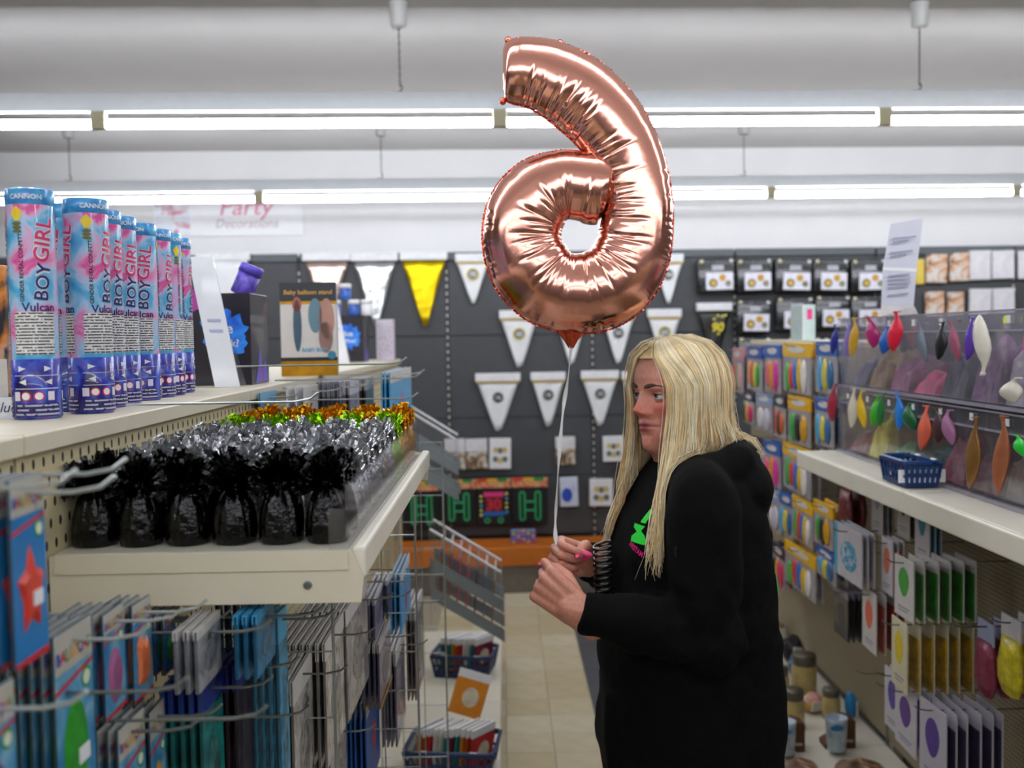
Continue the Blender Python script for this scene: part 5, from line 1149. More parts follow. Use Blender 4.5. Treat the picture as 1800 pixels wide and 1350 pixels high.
for x, y in ((893, 71), (984, 76), (884, 178)):
    MB().sphere((0, 0, 0), (.007, .006, .008), 10, 8).build('seam_tab', rose2, BAL, T(Vector(p2w((x, y), 0)-ORG)), True)
nz = MB(); pts = [p2w((1004, 574), 0), p2w((1004, 586), 0), p2w((1004, 598), 0), p2w((1004, 612), 0)]
vv = []
for k, (pt, wd) in enumerate(zip(pts, (.034, .024, .014, .005))):
    for j in range(16):
        a = 2*PI*j/16; q = 1+.18*math.sin(j*2.7+k*2); vv.append(pt+np.array((wd*q*math.cos(a), .4*wd*q*math.sin(a), 0)))
nz.add(shift(vv), [(k*16+j, k*16+(j+1) % 16, (k+1)*16+(j+1) % 16, (k+1)*16+j) for k in range(3) for j in range(16)]); nz.build('filler_neck', rose2, BAL, smooth=False)
lb = MB(); v = [p2w((x, y), -.028) for x, y in ((1019, 550), (1041, 553), (1040, 566), (1018, 563))]; lb.add(shift(v), [(0, 1, 2, 3)]); lb.build('printed_label', mat('#2a1512', .5), BAL)
rb = catmull([(1004, 606, 0), (999, 660, 0), (990, 720, 0), (983, 800, 0), (978, 880, 0), (976, 930, 0), (978, 958, 0)], 10)
HANDY = 1.965
rp = []
for k, (x, y, _) in enumerate(rb):
    t = k/(len(rb)-1); Y = BY+(HANDY-BY)*t; v = atY(x, y, Y); w_ = .0032+.0012*math.sin(k*.5); rp.append((v, w_, k))
rv = []
for v, w_, k in rp:
    tw = .6*math.sin(k*.21)+.4
    rv += [np.array(v)-np.array((w_*math.cos(tw), w_*math.sin(tw), 0)), np.array(v)+np.array((w_*math.cos(tw), w_*math.sin(tw), 0))]
rbm = MB().add(shift(rv), [(2*k, 2*k+1, 2*k+3, 2*k+2) for k in range(len(rp)-1)])
rbm.build('ribbon', mat('#d9d8d6', .35, var=.05, coat=.4), BAL)
# ------------------------------------------------------------------ the shop assistant
from mathutils import noise as mnoise
def remesh(mb, voxel, it=6, name='tmp'):
    me = mb.mesh(name, []); ob = bpy.data.objects.new(name, me); C.objects.link(ob)
    m = ob.modifiers.new('r', 'REMESH'); m.mode = 'VOXEL'; m.voxel_size = voxel
    s = ob.modifiers.new('s', 'SMOOTH'); s.factor = .5; s.iterations = it
    dg = bpy.context.evaluated_depsgraph_get(); out = bpy.data.meshes.new_from_object(ob.evaluated_get(dg))
    bpy.data.objects.remove(ob); bpy.data.meshes.remove(me); return out
def capsule(mb, a, b, ra, rb, n=14):
    a, b = Vector(a), Vector(b); d = (b-a).normalized(); pts = []; rs = []
    for k in (1, .8, .5, 0): pts.append(a-d*ra*k); rs.append(ra*math.sqrt(max(.002, 1-k*k)))
    for k in (0, .5, .8, 1): pts.append(b+d*rb*k); rs.append(rb*math.sqrt(max(.002, 1-k*k)))
    mb.tube(pts, rs, n)
WX, WYP = .385, 2.05
HC = Vector((.358, 2.05, 1.577)); HA = math.radians(211); BA = math.radians(190)
PER = thing('person', 'person in black hoodie with long blonde hair holding the balloon ribbon', 'person', T(WX, WYP, 0))
def L(p): return (p[0]-WX, p[1]-WYP, p[2])
tab = [(.120, .004, -.03, .010, 0), (.1165, .030, -.056, .036, 0), (.106, .056, -.080, .056, 0), (.086, .078, -.096, .069, 0), (.062, .090, -.103, .0745, .05), (.04, .094, -.105, .076, .05), (.02, .0935, -.103, .0755, .08),
       (0, .088, -.098, .074, .10), (-.02, .088, -.090, .0725, .14), (-.04, .089, -.079, .0705, .18), (-.06, .0895, -.068, .068, .24), (-.08, .0885, -.062, .0645, .32), (-.098, .0865, -.060, .058, .46),
       (-.110, .080, -.060, .055, .5), (-.117, .066, -.060, .054, .42), (-.123, .055, -.060, .054, .25), (-.130, .050, -.061, .054, .1), (-.147, .050, -.064, .055, 0), (-.17, .052, -.070, .061, 0),
       (-.19, .060, -.078, .085, 0), (-.21, .075, -.09, .125, 0), (-.24, .09, -.10, .155, 0), (-.35, .10, -.11, .16, 0), (-.6, .11, -.11, .15, 0), (-.8, .10, -.10, .14, 0)]
def um(u): return u*.935 if u >= 0 else u if u < -.2 else (u*.88 if u > -.08 else (-.0704+(u+.08)*1.37 if u > -.1299 else u-.009))
tab = np.array([(um(r_[0]),)+tuple(r_[1:]) for r_ in tab])
us = np.concatenate([np.linspace(.112, -.145, 210), np.linspace(-.1475, -.8, 70)])
def interp(c):
    return np.interp(-us, -tab[:, 0], tab[:, c])
def smooth1(a, k=5):
    for _ in range(k): a = np.concatenate([[a[0]], (a[:-2]+2*a[1:-1]+a[2:])/4, [a[-1]]])
    return a
Fq, Bq, Wq, Tq = [smooth1(interp(c), 6) for c in (1, 2, 3, 4)]
NU = 176; th = np.arange(NU)*2*PI/NU
def g(l, u, l0, u0, sl, su): return np.exp(-((l-l0)/sl)**2-((u-u0)/su)**2)
feat = [(a, um(b), c, d*.95, e) for a, b, c, d, e in [(0, -.002, .0085, .014, .010), (0, -.020, .009, .013, .015), (0, -.034, .0120, .0100, .020), (.0140, -.0385, .0070, .0070, .0125), (-.0140, -.0385, .0070, .0070, .0125), (0, -.049, .010, .004, -.002),
        (.031, .0, .0135, .0095, -.0125), (-.031, .0, .0135, .0095, -.0125), (.029, .0185, .017, .006, .0045), (-.029, .0185, .017, .006, .0045), (.043, -.027, .018, .014, .005), (-.043, -.027, .018, .014, .005),
        (0, -.0645, .020, .0048, .0055), (0, -.0765, .017, .0052, .0065), (0, -.0705, .025, .0017, -.0042), (0, -.0875, .016, .005, -.0035), (0, -.103, .018, .011, .005), (.027, -.0715, .005, .006, -.003), (-.027, -.0715, .005, .006, -.003),
        (.029, -.050, .004, .012, -.0022), (-.029, -.050, .004, .012, -.0022), (.03, -.0135, .014, .0025, -.0018), (-.03, -.0135, .014, .0025, -.0018), (.033, -.09, .012, .012, .003), (-.033, -.09, .012, .012, .003)]]
vs = []; cols = []
skin = np.array(lin('#d4937e')); red = np.array(lin('#c4594b')); lip = np.array(lin('#9c4048')); dk = np.array(lin('#a8614f'))
for i, u in enumerate(us):
    cf = -.004; c = np.cos(th); s = np.sin(th); e = 2/2.25
    pc = np.sign(c)*np.abs(c)**e; ps = np.sign(s)*np.abs(s)**e
    f = cf+np.where(c > 0, (Fq[i]-cf)*pc, (cf-Bq[i])*pc); l = Wq[i]*ps*(1-Tq[i]*np.clip(c, 0, 1)**1.5)
    if u > -.14:
        fr = np.clip(c*3, 0, 1)
        for l0, u0, sl, su, am in feat: f = f+am*g(l, u, l0, u0, sl, su)*fr
    t = min(1, max(0, (-u-.13)/.11)); a = HA+(BA-HA)*t; ctr = HC.lerp(Vector((WX, WYP, HC.z)), t)
    ca, sa = math.cos(a), math.sin(a)
    frm = (c > .2)
    kr = .75*np.clip(g(l, u, .042, -.026, .024, .022)+g(l, u, -.042, -.026, .024, .022)+g(l, u, 0, -.030, .016, .014)+.5*g(l, u, 0, -.09, .03, .012), 0, 1)*frm
    kl = np.clip(1.4*(g(l, u, 0, -.0568, .0215, .0044)+g(l, u, 0, -.0673, .0195, .0050)), 0, 1)*frm*(np.abs(l) < .026)
    kd = np.clip(g(l, u, .031, .004, .014, .008)+g(l, u, -.031, .004, .014, .008), 0, 1)*frm*.45  # eye-socket shading painted into the skin colour
    for j in range(NU):
        vs.append(L((ctr.x+f[j]*ca-l[j]*sa, ctr.y+f[j]*sa+l[j]*ca, HC.z+u)))
        q = skin*(1-kr[j])+red*kr[j]; q = q*(1-kd[j])+dk*kd[j]; q = q*(1-kl[j])+lip*kl[j]; cols.append(q)
nr = len(us); fs = [(i*NU+j, (i+1)*NU+j, (i+1)*NU+(j+1) % NU, i*NU+(j+1) % NU) for i in range(nr-1) for j in range(NU)]
fs += [tuple(range(NU)), tuple((nr-1)*NU+j for j in range(NU-1, -1, -1))]
body = MB().add(vs, fs)
# arms and hands
def frame(wr, kn, nrm):
    a = (Vector(kn)-Vector(wr)).normalized(); n = Vector(nrm); n = (n-a*n.dot(a)).normalized(); s = n.cross(a) if False else a.cross(n); return a, n, s
def hand(wr, kn, nrm, up, curls, thumb, spread=.0195):
    """wr wrist, kn knuckle centre, nrm = back-of-hand normal, up = thumb side"""
    m = MB(); wr, kn = Vector(wr), Vector(kn); a = (kn-wr).normalized(); n = Vector(nrm); n = (n-a*n.dot(a)).normalized()
    s = a.cross(n); s = s if s.dot(Vector(up)) > 0 else -s
    P = lambda x, y, z: wr+a*x+s*y+n*z
    D = (kn-wr).length; tips = []
    lens = [(.040, .026, .021), (.044, .029, .022), (.041, .027, .021), (.033, .021, .019)]
    rad = [.0092, .0096, .0090, .0080]
    for k in range(7):
        y = (1.5-k*.5)*spread; capsule(m, P(.0, y*.66, -.003), P(D*(.97-.05*abs(k*.5-1.2)), y, -.003-.004*abs(k*.5-1.2)), .0155, .0112)
    for k in range(4):
        y = (1.5-k)*spread; x0 = D*(1-.05*abs(k-1.2)); b = P(x0, y, -.004*abs(k-1.2))
        capsule(m, P(.004, y*.62, -.002), b, .0135, .0115)           # metacarpal
        capsule(m, P(.012, y*.8, -.010), P(D*.8, y*.95, -.010), .012, .010)
        ang_ = 0; p = b; r = rad[k]
        for q, (ln, cu) in enumerate(zip(lens[k], curls[k])):
            ang_ += cu; d = a*math.cos(ang_)-n*math.sin(ang_); e = p+d*ln
            capsule(m, p, e, r, r*.92); p = e; r *= .92
        tips.append((p, d))
    pts = [P(*q) for q in thumb]; rr = [.0155, .0125, .0105, .0090]
    for q in range(len(pts)-1): capsule(m, pts[q], pts[q+1], rr[q], rr[q+1])
    tips.append((pts[-1], (pts[-1]-pts[-2]).normalized()))
    capsule(m, P(-.05, 0, -.004), P(.01, .004, -.004), .0255, .026); capsule(m, P(-.05, -.012, -.004), P(.01, -.014, -.004), .02, .02); capsule(m, P(-.05, .012, -.004), P(.01, .014, -.004), .021, .021)
    return m, tips, P, (a, s, n)
def pw(px, py, Y): v = atY(px, py, Y); return (v.x, v.y, v.z)
rad_ = math.radians
LW, LK = pw(1012, 1072, 1.86), pw(950, 1024, 1.87)
lh, ltips, LP, lax = hand(LW, LK, (-.35, -.9, .25), (0, -.2, 1), [(rad_(58), rad_(78), rad_(35)), (rad_(80), rad_(84), rad_(40)), (rad_(86), rad_(86), rad_(40)), (rad_(88), rad_(84), rad_(40))],
                     [(.018, .022, -.012), (.048, .036, -.026), (.074, .034, -.040), (.090, .022, -.048)])
RW, RK = pw(1030, 985, 2.03), pw(972, 972, 1.985)
rh, rtips, RP, rax = hand(RW, RK, (-.25, .95, .1), (0, .1, 1), [(rad_(58), rad_(72), rad_(30)), (rad_(72), rad_(88), rad_(40)), (rad_(76), rad_(90), rad_(42)), (rad_(78), rad_(88), rad_(42))],
                     [(.015, .022, -.012), (.038, .036, -.028), (.058, .034, -.046), (.072, .022, -.060)])
LEl, LSh = (.375, 1.84, 1.125), (.375, 1.86, 1.385)
REl, RSh = (.37, 2.26, 1.11), (.40, 2.24, 1.385)
hm = MB()
for h_ in (lh, rh): hm.add(h_.v, h_.f)
for wpt, e, s_ in ((LW, LEl, LSh), (RW, REl, RSh)):
    capsule(hm, Vector(wpt).lerp(Vector(e), -.05), Vector(wpt).lerp(Vector(e), .35), .026, .033); capsule(hm, Vector(wpt).lerp(Vector(e), .3), e, .034, .040); capsule(hm, e, s_, .042, .052)
hme = remesh(hm, .0019, 8)
co = np.empty(len(hme.vertices)*3); hme.vertices.foreach_get('co', co); co = co.reshape(-1, 3)
hv = [L(p) for p in co]; hf = [tuple(p.vertices) for p in hme.polygons]
hs, hr = np.array(lin('#d2917c')), np.array(lin('#c0705f'))
kn_pts = np.array([t[0][:] for t in ltips+rtips])
for p in co:
    k = min(.7, .7*float(np.exp(-np.min(np.sum((kn_pts-p)**2, 1))/.018**2))+.25*max(0, mnoise.noise(Vector(p)*45))); cols.append(hs*(1-k)+hr*k)
body.add(hv, hf)
bme = body.mesh('body', [], True)
at = bme.color_attributes.new('Col', 'FLOAT_COLOR', 'POINT')
at.data.foreach_set('color', np.concatenate([np.array(cols), np.ones((len(cols), 1))], 1).astype(np.float32).ravel())
skm = mat('#d79a86', .48, var=0, bump=.10, bscale=350, key='skin'); nt = skm.node_tree
av = N(nt, 'ShaderNodeVertexColor'); av.layer_name = 'Col'; nz_ = N(nt, 'ShaderNodeTexNoise'); nz_.inputs['Scale'].default_value = 90
mx = N(nt, 'ShaderNodeMix', data_type='RGBA'); mx.blend_type = 'MULTIPLY'; mx.inputs[0].default_value = .35
rp_ = N(nt, 'ShaderNodeValToRGB'); rp_.color_ramp.elements[0].color = (.62, .5, .47, 1); rp_.color_ramp.elements[0].position = .3; rp_.color_ramp.elements[1].position = .65
nt.links.new(nz_.outputs[0], rp_.inputs[0]); nt.links.new(av.outputs[0], mx.inputs[6]); nt.links.new(rp_.outputs[0], mx.inputs[7]); nt.links.new(mx.outputs[2], nt.nodes['Principled BSDF'].inputs['Base Color'])
nt.nodes['Principled BSDF'].inputs['Subsurface Weight'].default_value = .12; nt.nodes['Principled BSDF'].inputs['Subsurface Scale'].default_value = .006
bme.materials.append(skm)
BODY = link('body', bme, PER)
# eyes, lids, brows
hf_, hl_ = Vector((math.cos(HA), math.sin(HA), 0)), Vector((-math.sin(HA), math.cos(HA), 0))
def H(f, l, u): p = HC+hf_*f+hl_*l; return L((p.x, p.y, HC.z+u))
HM = Matrix(((hf_.x, hl_.x, 0, 0), (hf_.y, hl_.y, 0, 0), (0, 0, 1, 0), (0, 0, 0, 1)))
for s in (1, -1):
    c = H(.0715, s*.031, .0005); gz = Matrix.Rotation(-.10, 4, 'Y') @ RZ(.12)
    E = MB().sphere((0, 0, 0), .0118, 20, 14).build('eyeball', mat('#d9d4d0', .15, var=.03, key='eye'), BODY, T(c) @ HM @ gz, True)
    for rr_, x, cc, nm in ((.0056, .0106, '#5c7488', 'iris'), (.0026, .0112, '#0a0a0c', 'pupil')):
        m = MB(); pts = [(math.sqrt(max(0, (.0118+.0002)**2-(rr_*k)**2)) if nm == 'iris' else .0123, rr_*k*math.cos(a), rr_*k*math.sin(a)) for k in (.0001, .5, 1) for a in [2*PI*q/16 for q in range(16)]]
        m.add(pts, [(k*16+j, k*16+(j+1) % 16, (k+1)*16+(j+1) % 16, (k+1)*16+j) for k in range(2) for j in range(16)]); m.build(nm, mat(cc, .15, var=.1, key='iris'), E, None, True)
    for nm, v0, v1, rr_, cc in (('upper_eyelid', .44, 1.5, .0129, '#b87462'), ('lower_eyelid', -1.5, -.46, .0126, '#cc8a78')):
        m = MB(); nu, nv = 20, 8; vv = []
        for i in range(nv+1):
            v = v0+(v1-v0)*i/nv
            for j in range(nu+1):
                a = -1.5+3*j/nu; vv.append((rr_*math.cos(v)*math.cos(a), rr_*math.cos(v)*math.sin(a)*1.12, rr_*math.sin(v)-(.0016*abs(a) if i == 0 and v0 > 0 else 0)))
        m.add(vv, [(i*(nu+1)+j, i*(nu+1)+j+1, (i+1)*(nu+1)+j+1, (i+1)*(nu+1)+j) for i in range(nv) for j in range(nu)]); m.build(nm, mat(cc, .5, key='lid'), BODY, T(c) @ HM, True)
    m = MB(); pts = [(.0128*math.cos(a), .0142*math.sin(a), .0052-.0022*abs(a)) for a in [-1.2+2.4*q/12 for q in range(13)]]
    m.tube(pts, [.0004+.0008*math.sin(PI*q/12) for q in range(13)], 5); m.build('eyelash_line', mat('#2a1c18', .6), BODY, T(c) @ HM)
    m = MB(); bp = []
    for q in range(15):
        t = q/14; l = s*(.012+.036*t); u = .0185+.0065*math.sin(t*2.3)-.003*t; k = np.argmin(np.abs(us-u)); cc_ = math.sqrt(max(0, 1-(abs(l)/Wq[k])**2.25))**(1/1.125)
        f = -.004+(Fq[k]+.004)*max(.02, (1-(abs(l)/(Wq[k]*.95))**2.25))**(1/2.25)+.0042*math.exp(-((abs(l)-.029)/.017)**2-((u-.0185)/.006)**2); bp.append(H(f+.0008, l, u))
    m.tube(bp, [.0012+.0034*math.sin(PI*min(1, q/12+.15)) for q in range(15)], 6); m.build('eyebrow', mat('#4a3226', .7, bump=.4, bscale=600), BODY)
for tips, ks in ((rtips, (0, 4, 1)), (ltips, (4,))):
    ax = rax if tips is rtips else lax
    for k in ks:
        p, d = tips[k]; o = -ax[2] if k != 4 else (Vector((0, -1, .35)) if tips is rtips else Vector((0, .6, .8)))
        nrm = (Vector((-.2, -.9, .35)) if tips is rtips else Vector((-.3, -.3, .9))); nrm = (nrm-d*nrm.dot(d)).normalized(); sd = d.cross(nrm)
        Mn = Matrix(((d.x, sd.x, nrm.x, 0), (d.y, sd.y, nrm.y, 0), (d.z, sd.z, nrm.z, 0), (0, 0, 0, 1)))
        MB().sphere((.006, 0, 0), (.0125, .0058, .0022), 12, 8).build('fingernail', mat('#ee3a7c', .2, var=.03, coat=.5), BODY, T(L(p+nrm*.0072)) @ Mn, True)
rg = MB(); c = LP(.078, -.0095, -.012); rg.tube([Vector(L(c))+lax[0]*(-.0)+lax[1]*(.0102*math.cos(q))+(lax[2]*.6+lax[0]*.8).normalized()*(.0102*math.sin(q)) for q in [2*PI*k/20 for k in range(20)]], .0014, 6, closed=True)
rg.build('finger_ring', GOLD, BODY, None, True)
# ------------------------------------------------------------------ hoodie
hd = MB()
def torso(sections, n=40):
    vs = []; 
    for z, cx, cy, rx, ry in sections:
        for j in range(n):
            a = 2*PI*j/n; c, s = math.cos(a), math.sin(a); e = .86
            x, y = rx*math.copysign(abs(c)**e, c), ry*math.copysign(abs(s)**e, s); q = .17; vs.append((cx+x*math.cos(q)-y*math.sin(q), cy+x*math.sin(q)+y*math.cos(q), z))
    k = len(sections); fs = [(i*n+j, i*n+(j+1) % n, (i+1)*n+(j+1) % n, (i+1)*n+j) for i in range(k-1) for j in range(n)]+[tuple(range(n-1, -1, -1)), tuple((k-1)*n+j for j in range(n))]
    return vs, fs
secs = [(.70, .380, 2.05, .165, .195), (.74, .381, 2.05, .178, .205), (.80, .378, 2.05, .182, .21), (.90, .380, 2.05, .187, .215), (1.00, .379, 2.05, .184, .21), (1.10, .377, 2.05, .178, .205), (1.20, .376, 2.05, .168, .20), (1.28, .380, 2.05, .156, .195),
        (1.34, .384, 2.05, .140, .185), (1.39, .388, 2.05, .118, .16), (1.425, .39, 2.05, .095, .12), (1.445, .39, 2.05, .075, .085)]
hd.add(*torso(secs))
for wpt, e, s_, k in ((LW, LEl, LSh, 1), (RW, REl, RSh, 1)):
    wv, ev, sv = Vector(wpt), Vector(e), Vector(s_); d = (ev-wv).normalized(); c0 = wv+d*.012
    capsule(hd, sv+Vector((0.0, 0, -.015)), sv.lerp(ev, .5), .074, .070, 20); capsule(hd, sv.lerp(ev, .5), ev, .070, .066, 20)
    hd.tube([c0, c0+d*.045, c0+d*.06, c0+d*.11, ev], [.040, .042, .049, .056, .063], 20); hd.sphere(tuple(ev+Vector((.008, 0, -.006))), .066, 16, 12)
    capsule(hd, sv, Vector((.39, 2.05, 1.40)), .066, .06, 20)
for pts, r in (([(.345, 1.955, 1.405), (.40, 1.94, 1.425), (.465, 1.975, 1.435), (.49, 2.05, 1.437), (.465, 2.125, 1.435), (.40, 2.16, 1.425), (.345, 2.145, 1.405)], [.022, .036, .044, .047, .044, .036, .022]),
               ([(.31, 1.985, 1.37), (.345, 1.955, 1.40)], [.016, .024]), ([(.31, 2.115, 1.37), (.345, 2.145, 1.40)], [.016, .024])): hd.tube(pts, r, 14)
hd.sphere((.498, 2.05, 1.385), (.055, .135, .068), 22, 14)
hd.rbox((.19, 1.95, .80), (.23, 2.16, .98), .015)
hme = remesh(hd, .0065, 9, 'hoodie')
nrm = np.empty(len(hme.vertices)*3); hme.vertices.foreach_get('normal', nrm); nrm = nrm.reshape(-1, 3)
co = np.empty(len(hme.vertices)*3); hme.vertices.foreach_get('co', co); co = co.reshape(-1, 3)
for i in range(len(co)):
    p = Vector(co[i]); el = math.exp(-(p-Vector(LEl)).length_squared/.13**2)+math.exp(-(p-Vector(REl)).length_squared/.13**2)
    fold = mnoise.noise(Vector((p.x*9+p.z*7, p.y*6, p.z*13-p.x*9)))*.0085+mnoise.noise(Vector((p.x*30+p.z*16, p.y*14, p.z*26-p.x*18)))*.0055*(.4+1.6*el)
    fold += mnoise.noise(Vector((p.x*16, p.y*16, p.z*44)))*.004*el
    co[i] += nrm[i]*fold
hme.vertices.foreach_set('co', np.array([L(p) for p in co]).ravel()); hme.update()
hood_m = mat('#070708', .92, var=.25, scale=120, bump=.25, bscale=420, spec=.15)
hme.materials.append(hood_m); hme.polygons.foreach_set('use_smooth', [True]*len(hme.polygons))
HOOD = link('hoodie', hme, PER)
from mathutils.bvhtree import BVHTree
bvh = BVHTree.FromPolygons([v.co[:] for v in hme.vertices], [p.vertices[:] for p in hme.polygons])
def project_print(mb, o, right, up, fwd, off=.0025):
    """lay flat xz artwork on the hoodie: x -> right, z -> up, cast along fwd"""
    bm = bmesh.new(); vv = [bm.verts.new(p) for p in mb.v]
    for f in mb.f:
        try: bm.faces.new([vv[i] for i in f])
        except ValueError: pass
    bmesh.ops.triangulate(bm, faces=bm.faces[:])
    for _ in range(3): bmesh.ops.subdivide_edges(bm, edges=[e for e in bm.edges if e.calc_length() > .008], cuts=1); bmesh.ops.triangulate(bm, faces=[f for f in bm.faces if len(f.verts) > 3])
    out = MB()
    for v in bm.verts:
        s = Vector(o)+right*v.co.x+up*v.co.z; h = bvh.ray_cast(s, fwd); v.co = (h[0]-fwd*off) if h[0] else s
    bm.verts.index_update(); out.v = [v.co[:] for v in bm.verts]; out.f = [tuple(v.index for v in f.verts) for f in bm.faces]; out.m = [0]*len(out.f); bm.free(); return out
GRN = mat('#18e03a', .6, var=.05); MAG = mat('#e0187c', .6, var=.05)
fw = Vector((.80, .60, 0)).normalized(); rt = Vector((.60, -.80, 0)).normalized(); upv = Vector((0, 0, 1))
tgt = atY(1124, 938, 1.93); st = Vector(L(tgt))-fw*.25
for art, mm, nm in (([(-.030, .012), (.012, .012), (-.006, -.006), (.016, -.006), (.026, -.018), (.022, -.024), (-.028, -.024), (-.030, -.014), (-.004, .004), (-.03, .004)][::-1], GRN, 'chest_emblem'),):
    m = MB(); m.add([(x*.95, 0, z*.95+.004) for x, z in art], [tuple(range(len(art)))]); project_print(m, st, rt, upv, fw).build(nm, mm, HOOD)
m = MB(); m.add([(x*.8, 0, z*.8+.03) for x, z in ((-.01, -.012), (.012, -.012), (.03, .022), (.012, .022))], [(0, 1, 2, 3)]); project_print(m, st, rt, upv, fw).build('chest_emblem', GRN, HOOD)
m = MB(); put_text(m, 'ARSTAM', .014, -.004, 0, -.030, 0, .03, -.3); project_print(m, st, rt, upv, fw).build('chest_lettering', MAG, HOOD)
fw2 = Vector((-1, .12, 0)).normalized(); rt2 = Vector((-.12, -1, 0)).normalized()
m = MB(); m.prism(ell(.10, .05, 0, 0, 28), 0, .0001); m.f = [m.f[0]]; m.m = [0]
ring = MB(); n = 32
ring.add([(a*math.cos(2*PI*k/n), 0, b*math.sin(2*PI*k/n)) for a, b in ((.12, .055), (.10, .037)) for k in range(n)], [(k, (k+1) % n, n+(k+1) % n, n+k) for k in range(n)])
project_print(ring, Vector(L((.80, 2.05, 1.315))), rt2, upv, fw2).build('back_emblem', MAG, HOOD)
m = MB(); m.add([(-.12, 0, -.03), (.125, 0, -.03), (.10, 0, .045), (.02, 0, .0), (-.10, 0, .04)], [(0, 1, 2, 3, 4)]); project_print(m, Vector(L((.80, 2.05, 1.20))), rt2, upv, fw2).build('back_emblem', GRN, HOOD)
zp = MB(); b0 = Vector(L(atY(1196, 980, 1.77))); zp.rbox((-.0025, -.002, -.009), (.0025, .002, .009), .001); h = bvh.ray_cast(b0-Vector((0, .3, 0)), Vector((0, 1, 0)))
if h[0]: zp.build('zip_pull', mat('#222226', .3, .6), HOOD, T(h[0]-Vector((0, .002, 0))))
# coiled key cord on the chest
cc0 = Vector(L(atY(1058, 955, 1.97))); cc1 = Vector(L(atY(1062, 1046, 1.97))); pts = []
for k in range(150):
    t = k/149; a = t*2*PI*9; c = cc0.lerp(cc1, t); pts.append(c+Vector((.018*math.cos(a), .018*math.sin(a), .004*math.cos(a))))
MB().tube(pts, .003, 6).build('coiled_key_cord', mat('#060607', .3, var=.1, coat=.6), PER, None, True)
# trousers and shoes
for s, y in ((1, 1.955), (-1, 2.145)):
    tr = MB(); tr.tube([(.385, y+.02*s, .80), (.385, y, .70), (.39, y, .48), (.395, y, .30), (.40, y, .07)], [.115, .112, .085, .075, .062], 22); tr.xf(T(-WX, -WYP, 0)); tr.build('trouser_leg', mat('#0a0a0c', .85, var=.2), PER, None, True)
    sh = MB(); sh.rbox((-.155, -.045, 0), (.10, .045, .03), .012); sh.sphere((-.07, 0, .035), (.085, .043, .04), 16, 10); sh.sphere((.04, 0, .05), (.06, .042, .05), 16, 10)
    sh.build('shoe', mat('#141417', .6), PER, T(.385-WX+.01, y-WYP, 0) @ RZ(.12*s), True)
# ------------------------------------------------------------------ hair
hairm = [mat(c, .42, var=.16, scale=40, spec=.35, key='hair') for c in ('#f0dcb2', '#e6c992', '#cda870', '#f7e9cb')]
q = random.Random(21)
def hairpath(phi, side, lay, Lend, ph, fl):
    """phi 0 = face, pi = back; side +1 left (towards camera)"""
    t0 = (phi-.6)/(PI-.6); f0 = .068-.105*max(0, t0)
    root = Vector((f0+.012*max(0, 1-t0*4), side*.004, .116+.004*lay-.9*max(0, f0-.02)**2*11)); pts = [root]
    a_, b_, c_ = .106+.011*lay, .083+.012*lay, .107+.010*lay
    for v in (68, 52, 36, 20, 4, -12):
        vr = math.radians(v); k = math.cos(vr); ph_ = phi*(1-.6*max(0, min(1, (v-8)/45))*max(0, min(1, (1.7-phi)/.6)))
        e = Vector((-.006+a_*math.cos(ph_)*k+(.012*max(0, math.cos(ph_))**2 if v > 25 else 0), side*b_*math.sin(ph_)*k, .012+c_*math.sin(vr))); w = min(1, (80-v)/30); pts.append(root.lerp(e, w) if v > 50 else e)
    bx = pts[-1]; u = bx.z; n = 9; back = max(0, (phi-1.2)/(PI-1.2)); frn = max(0, ((1.65 if side > 0 else 1.3)-phi)/.85)
    for k in range(1, n+1):
        t = k/n; uu = bx.z+(Lend-bx.z)*t; sc = 1+(.16+.34*back)*t*t*fl
        f = bx.x*sc+min(1, frn)*(.088 if side > 0 else .035)*t**1.7+.011*math.sin(t*6+ph)*t; l = bx.y*(1+(.12+.2*back)*t*t*fl-.10*frn*t)+.011*math.sin(t*6.5+ph*2)*t+(side*.05*min(1, frn)*t*t)
        if side > 0: f += -.012*t*(1-frn)
        pts.append(Vector((f, l, uu)))
    return pts
groups = {0: MB(), 1: MB(), 2: MB(), 3: MB()}
def drape(v, o):
    if v.z > 1.475: return v
    h = bvh.find_nearest(v, .15)
    if h[0] is not None and (v-h[0]).dot(h[1]) < o: return h[0]+h[1]*o
    return v
def add_strand(P, r, g_):
    o = q.uniform(.003, .014); W_ = []; nd_ = 0
    for p in P:
        v = Vector(H(p.x, p.y, p.z)); d_ = drape(v, o)
        if (d_-v).length > .045: break
        if W_ and d_.z < W_[-1].z-.09: break
        if (d_-v).length > .001 and p.x < .03:
            nd_ += 1
            if nd_ > 2: break
        W_.append(d_)
    k = len(W_)
    if k < 4: return
    groups[g_].tube(W_, [r*(.75 if i == 0 else 1) if i < k-3 else r*(k-i)/3.6 for i in range(k)], 4, caps=False)
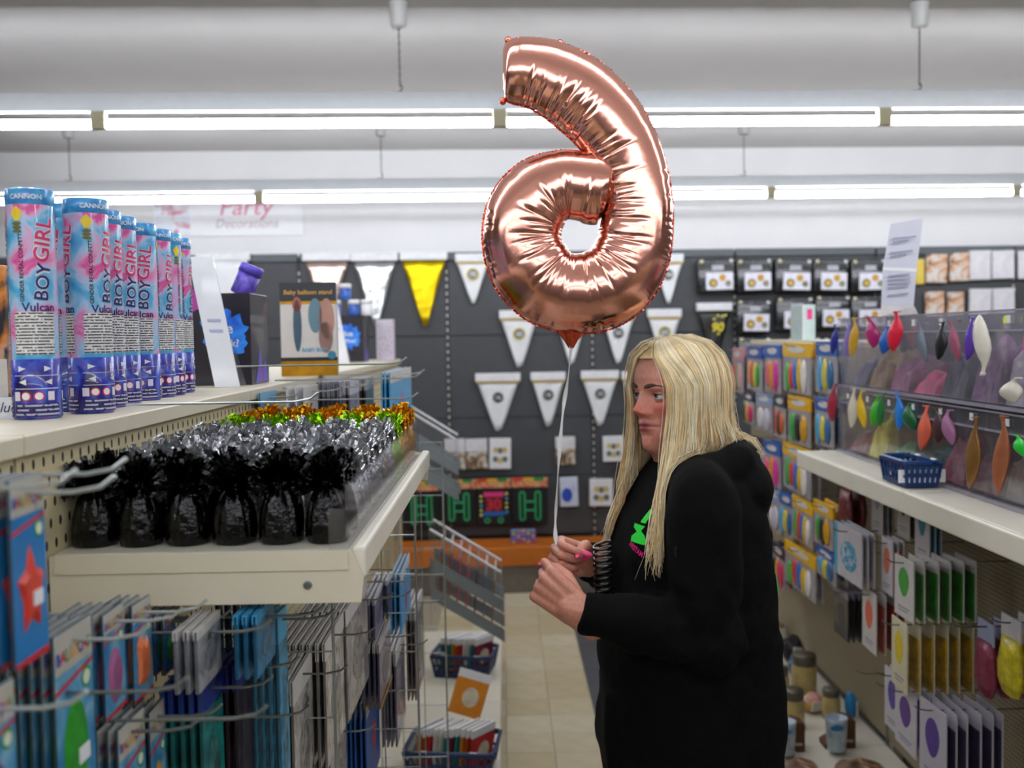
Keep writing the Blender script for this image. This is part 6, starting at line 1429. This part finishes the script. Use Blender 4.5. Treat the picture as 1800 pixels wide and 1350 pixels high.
for cl in range(520):
    side = 1 if q.random() < .6 else -1; x = q.random(); wv = (q.uniform(0, 6.28), q.uniform(.003, .009), q.uniform(5, 9))
    phi = (.74 if side > 0 else .70)+(PI-.70)*x**.85; lay0 = q.uniform(0, 1); ph0 = q.uniform(0, 6.28); fl0 = q.uniform(.75, 1.15); g0 = q.choice((0, 0, 1, 1, 2, 3))
    frn = max(0, (1.75-phi)/1.0)
    Le0 = -.185-(.125 if side > 0 else .14)*min(1, frn)-q.uniform(0, .035)
    for k in range(11):
        P = hairpath(phi+q.gauss(0, .035), side, lay0+q.uniform(-.12, .12), Le0+q.gauss(0, .014), ph0+q.gauss(0, .25), fl0*q.uniform(.95, 1.05))
        j = Vector((q.gauss(0, .0018), q.gauss(0, .0018), 0)); P = [p+j*min(1, i/6)+Vector((math.sin(wv[0]+i*wv[2]/10)*wv[1], math.cos(wv[0]*2+i*wv[2]/9)*wv[1], 0))*max(0, (i-4)/9) for i, p in enumerate(P)]
        add_strand(P, q.uniform(.0007, .0013), g0 if q.random() < .7 else q.choice((0, 1, 2, 3)))
for cl in range(90):                                   # loose flyaway hairs
    side = q.choice((1, -1)); phi = q.uniform(.66, PI); P = hairpath(phi, side, q.uniform(.9, 1.9), -.2-.14*max(0, (1.4-phi)/.7)-q.uniform(-.05, .03), q.uniform(0, 6), q.uniform(.9, 1.6)); add_strand(P, .0005, q.choice((0, 3)))
HAIR = None
for k, mb in groups.items(): mb.build('hair_locks', hairm[k], PER, None, True)
sh = MB(); nph, nv = 48, 16; vv = []
for i in range(nv+1):
    v = 90-i*(90+14)/nv if i < nv else -14
    for j in range(nph+1):
        phi = -(PI)+2*PI*j/nph; ap = max(abs(phi), .80+.25*max(0, (35-v)/50)) if v < 36 else abs(phi) ; ap = math.copysign(ap, phi) if phi else ap
        vr = math.radians(v); kk = math.cos(vr); vv.append(H(-.006+.103*math.cos(ap)*kk+.013*max(0, math.cos(ap))**2*(v > 36), .081*math.sin(ap)*kk, .012+.105*math.sin(vr)))
for kz in (-.06, -.12, -.19):
    for j in range(nph+1):
        phi = -(PI)+2*PI*j/nph; ap = max(abs(phi), 1.15); ap = math.copysign(ap, phi) if phi else ap; t = -kz/.2
        vv.append(H(-.006+.101*math.cos(ap)*(1+.25*t), .081*math.sin(ap)*(1+.15*t), kz))
sh.add(vv, [(i*(nph+1)+j, i*(nph+1)+j+1, (i+1)*(nph+1)+j+1, (i+1)*(nph+1)+j) for i in range(nv+3) for j in range(nph) if not (abs(-(PI)+2*PI*(j+.5)/nph) < .74 and i > 7)])
sh.build('hair_base', hairm[1], PER, None, True)
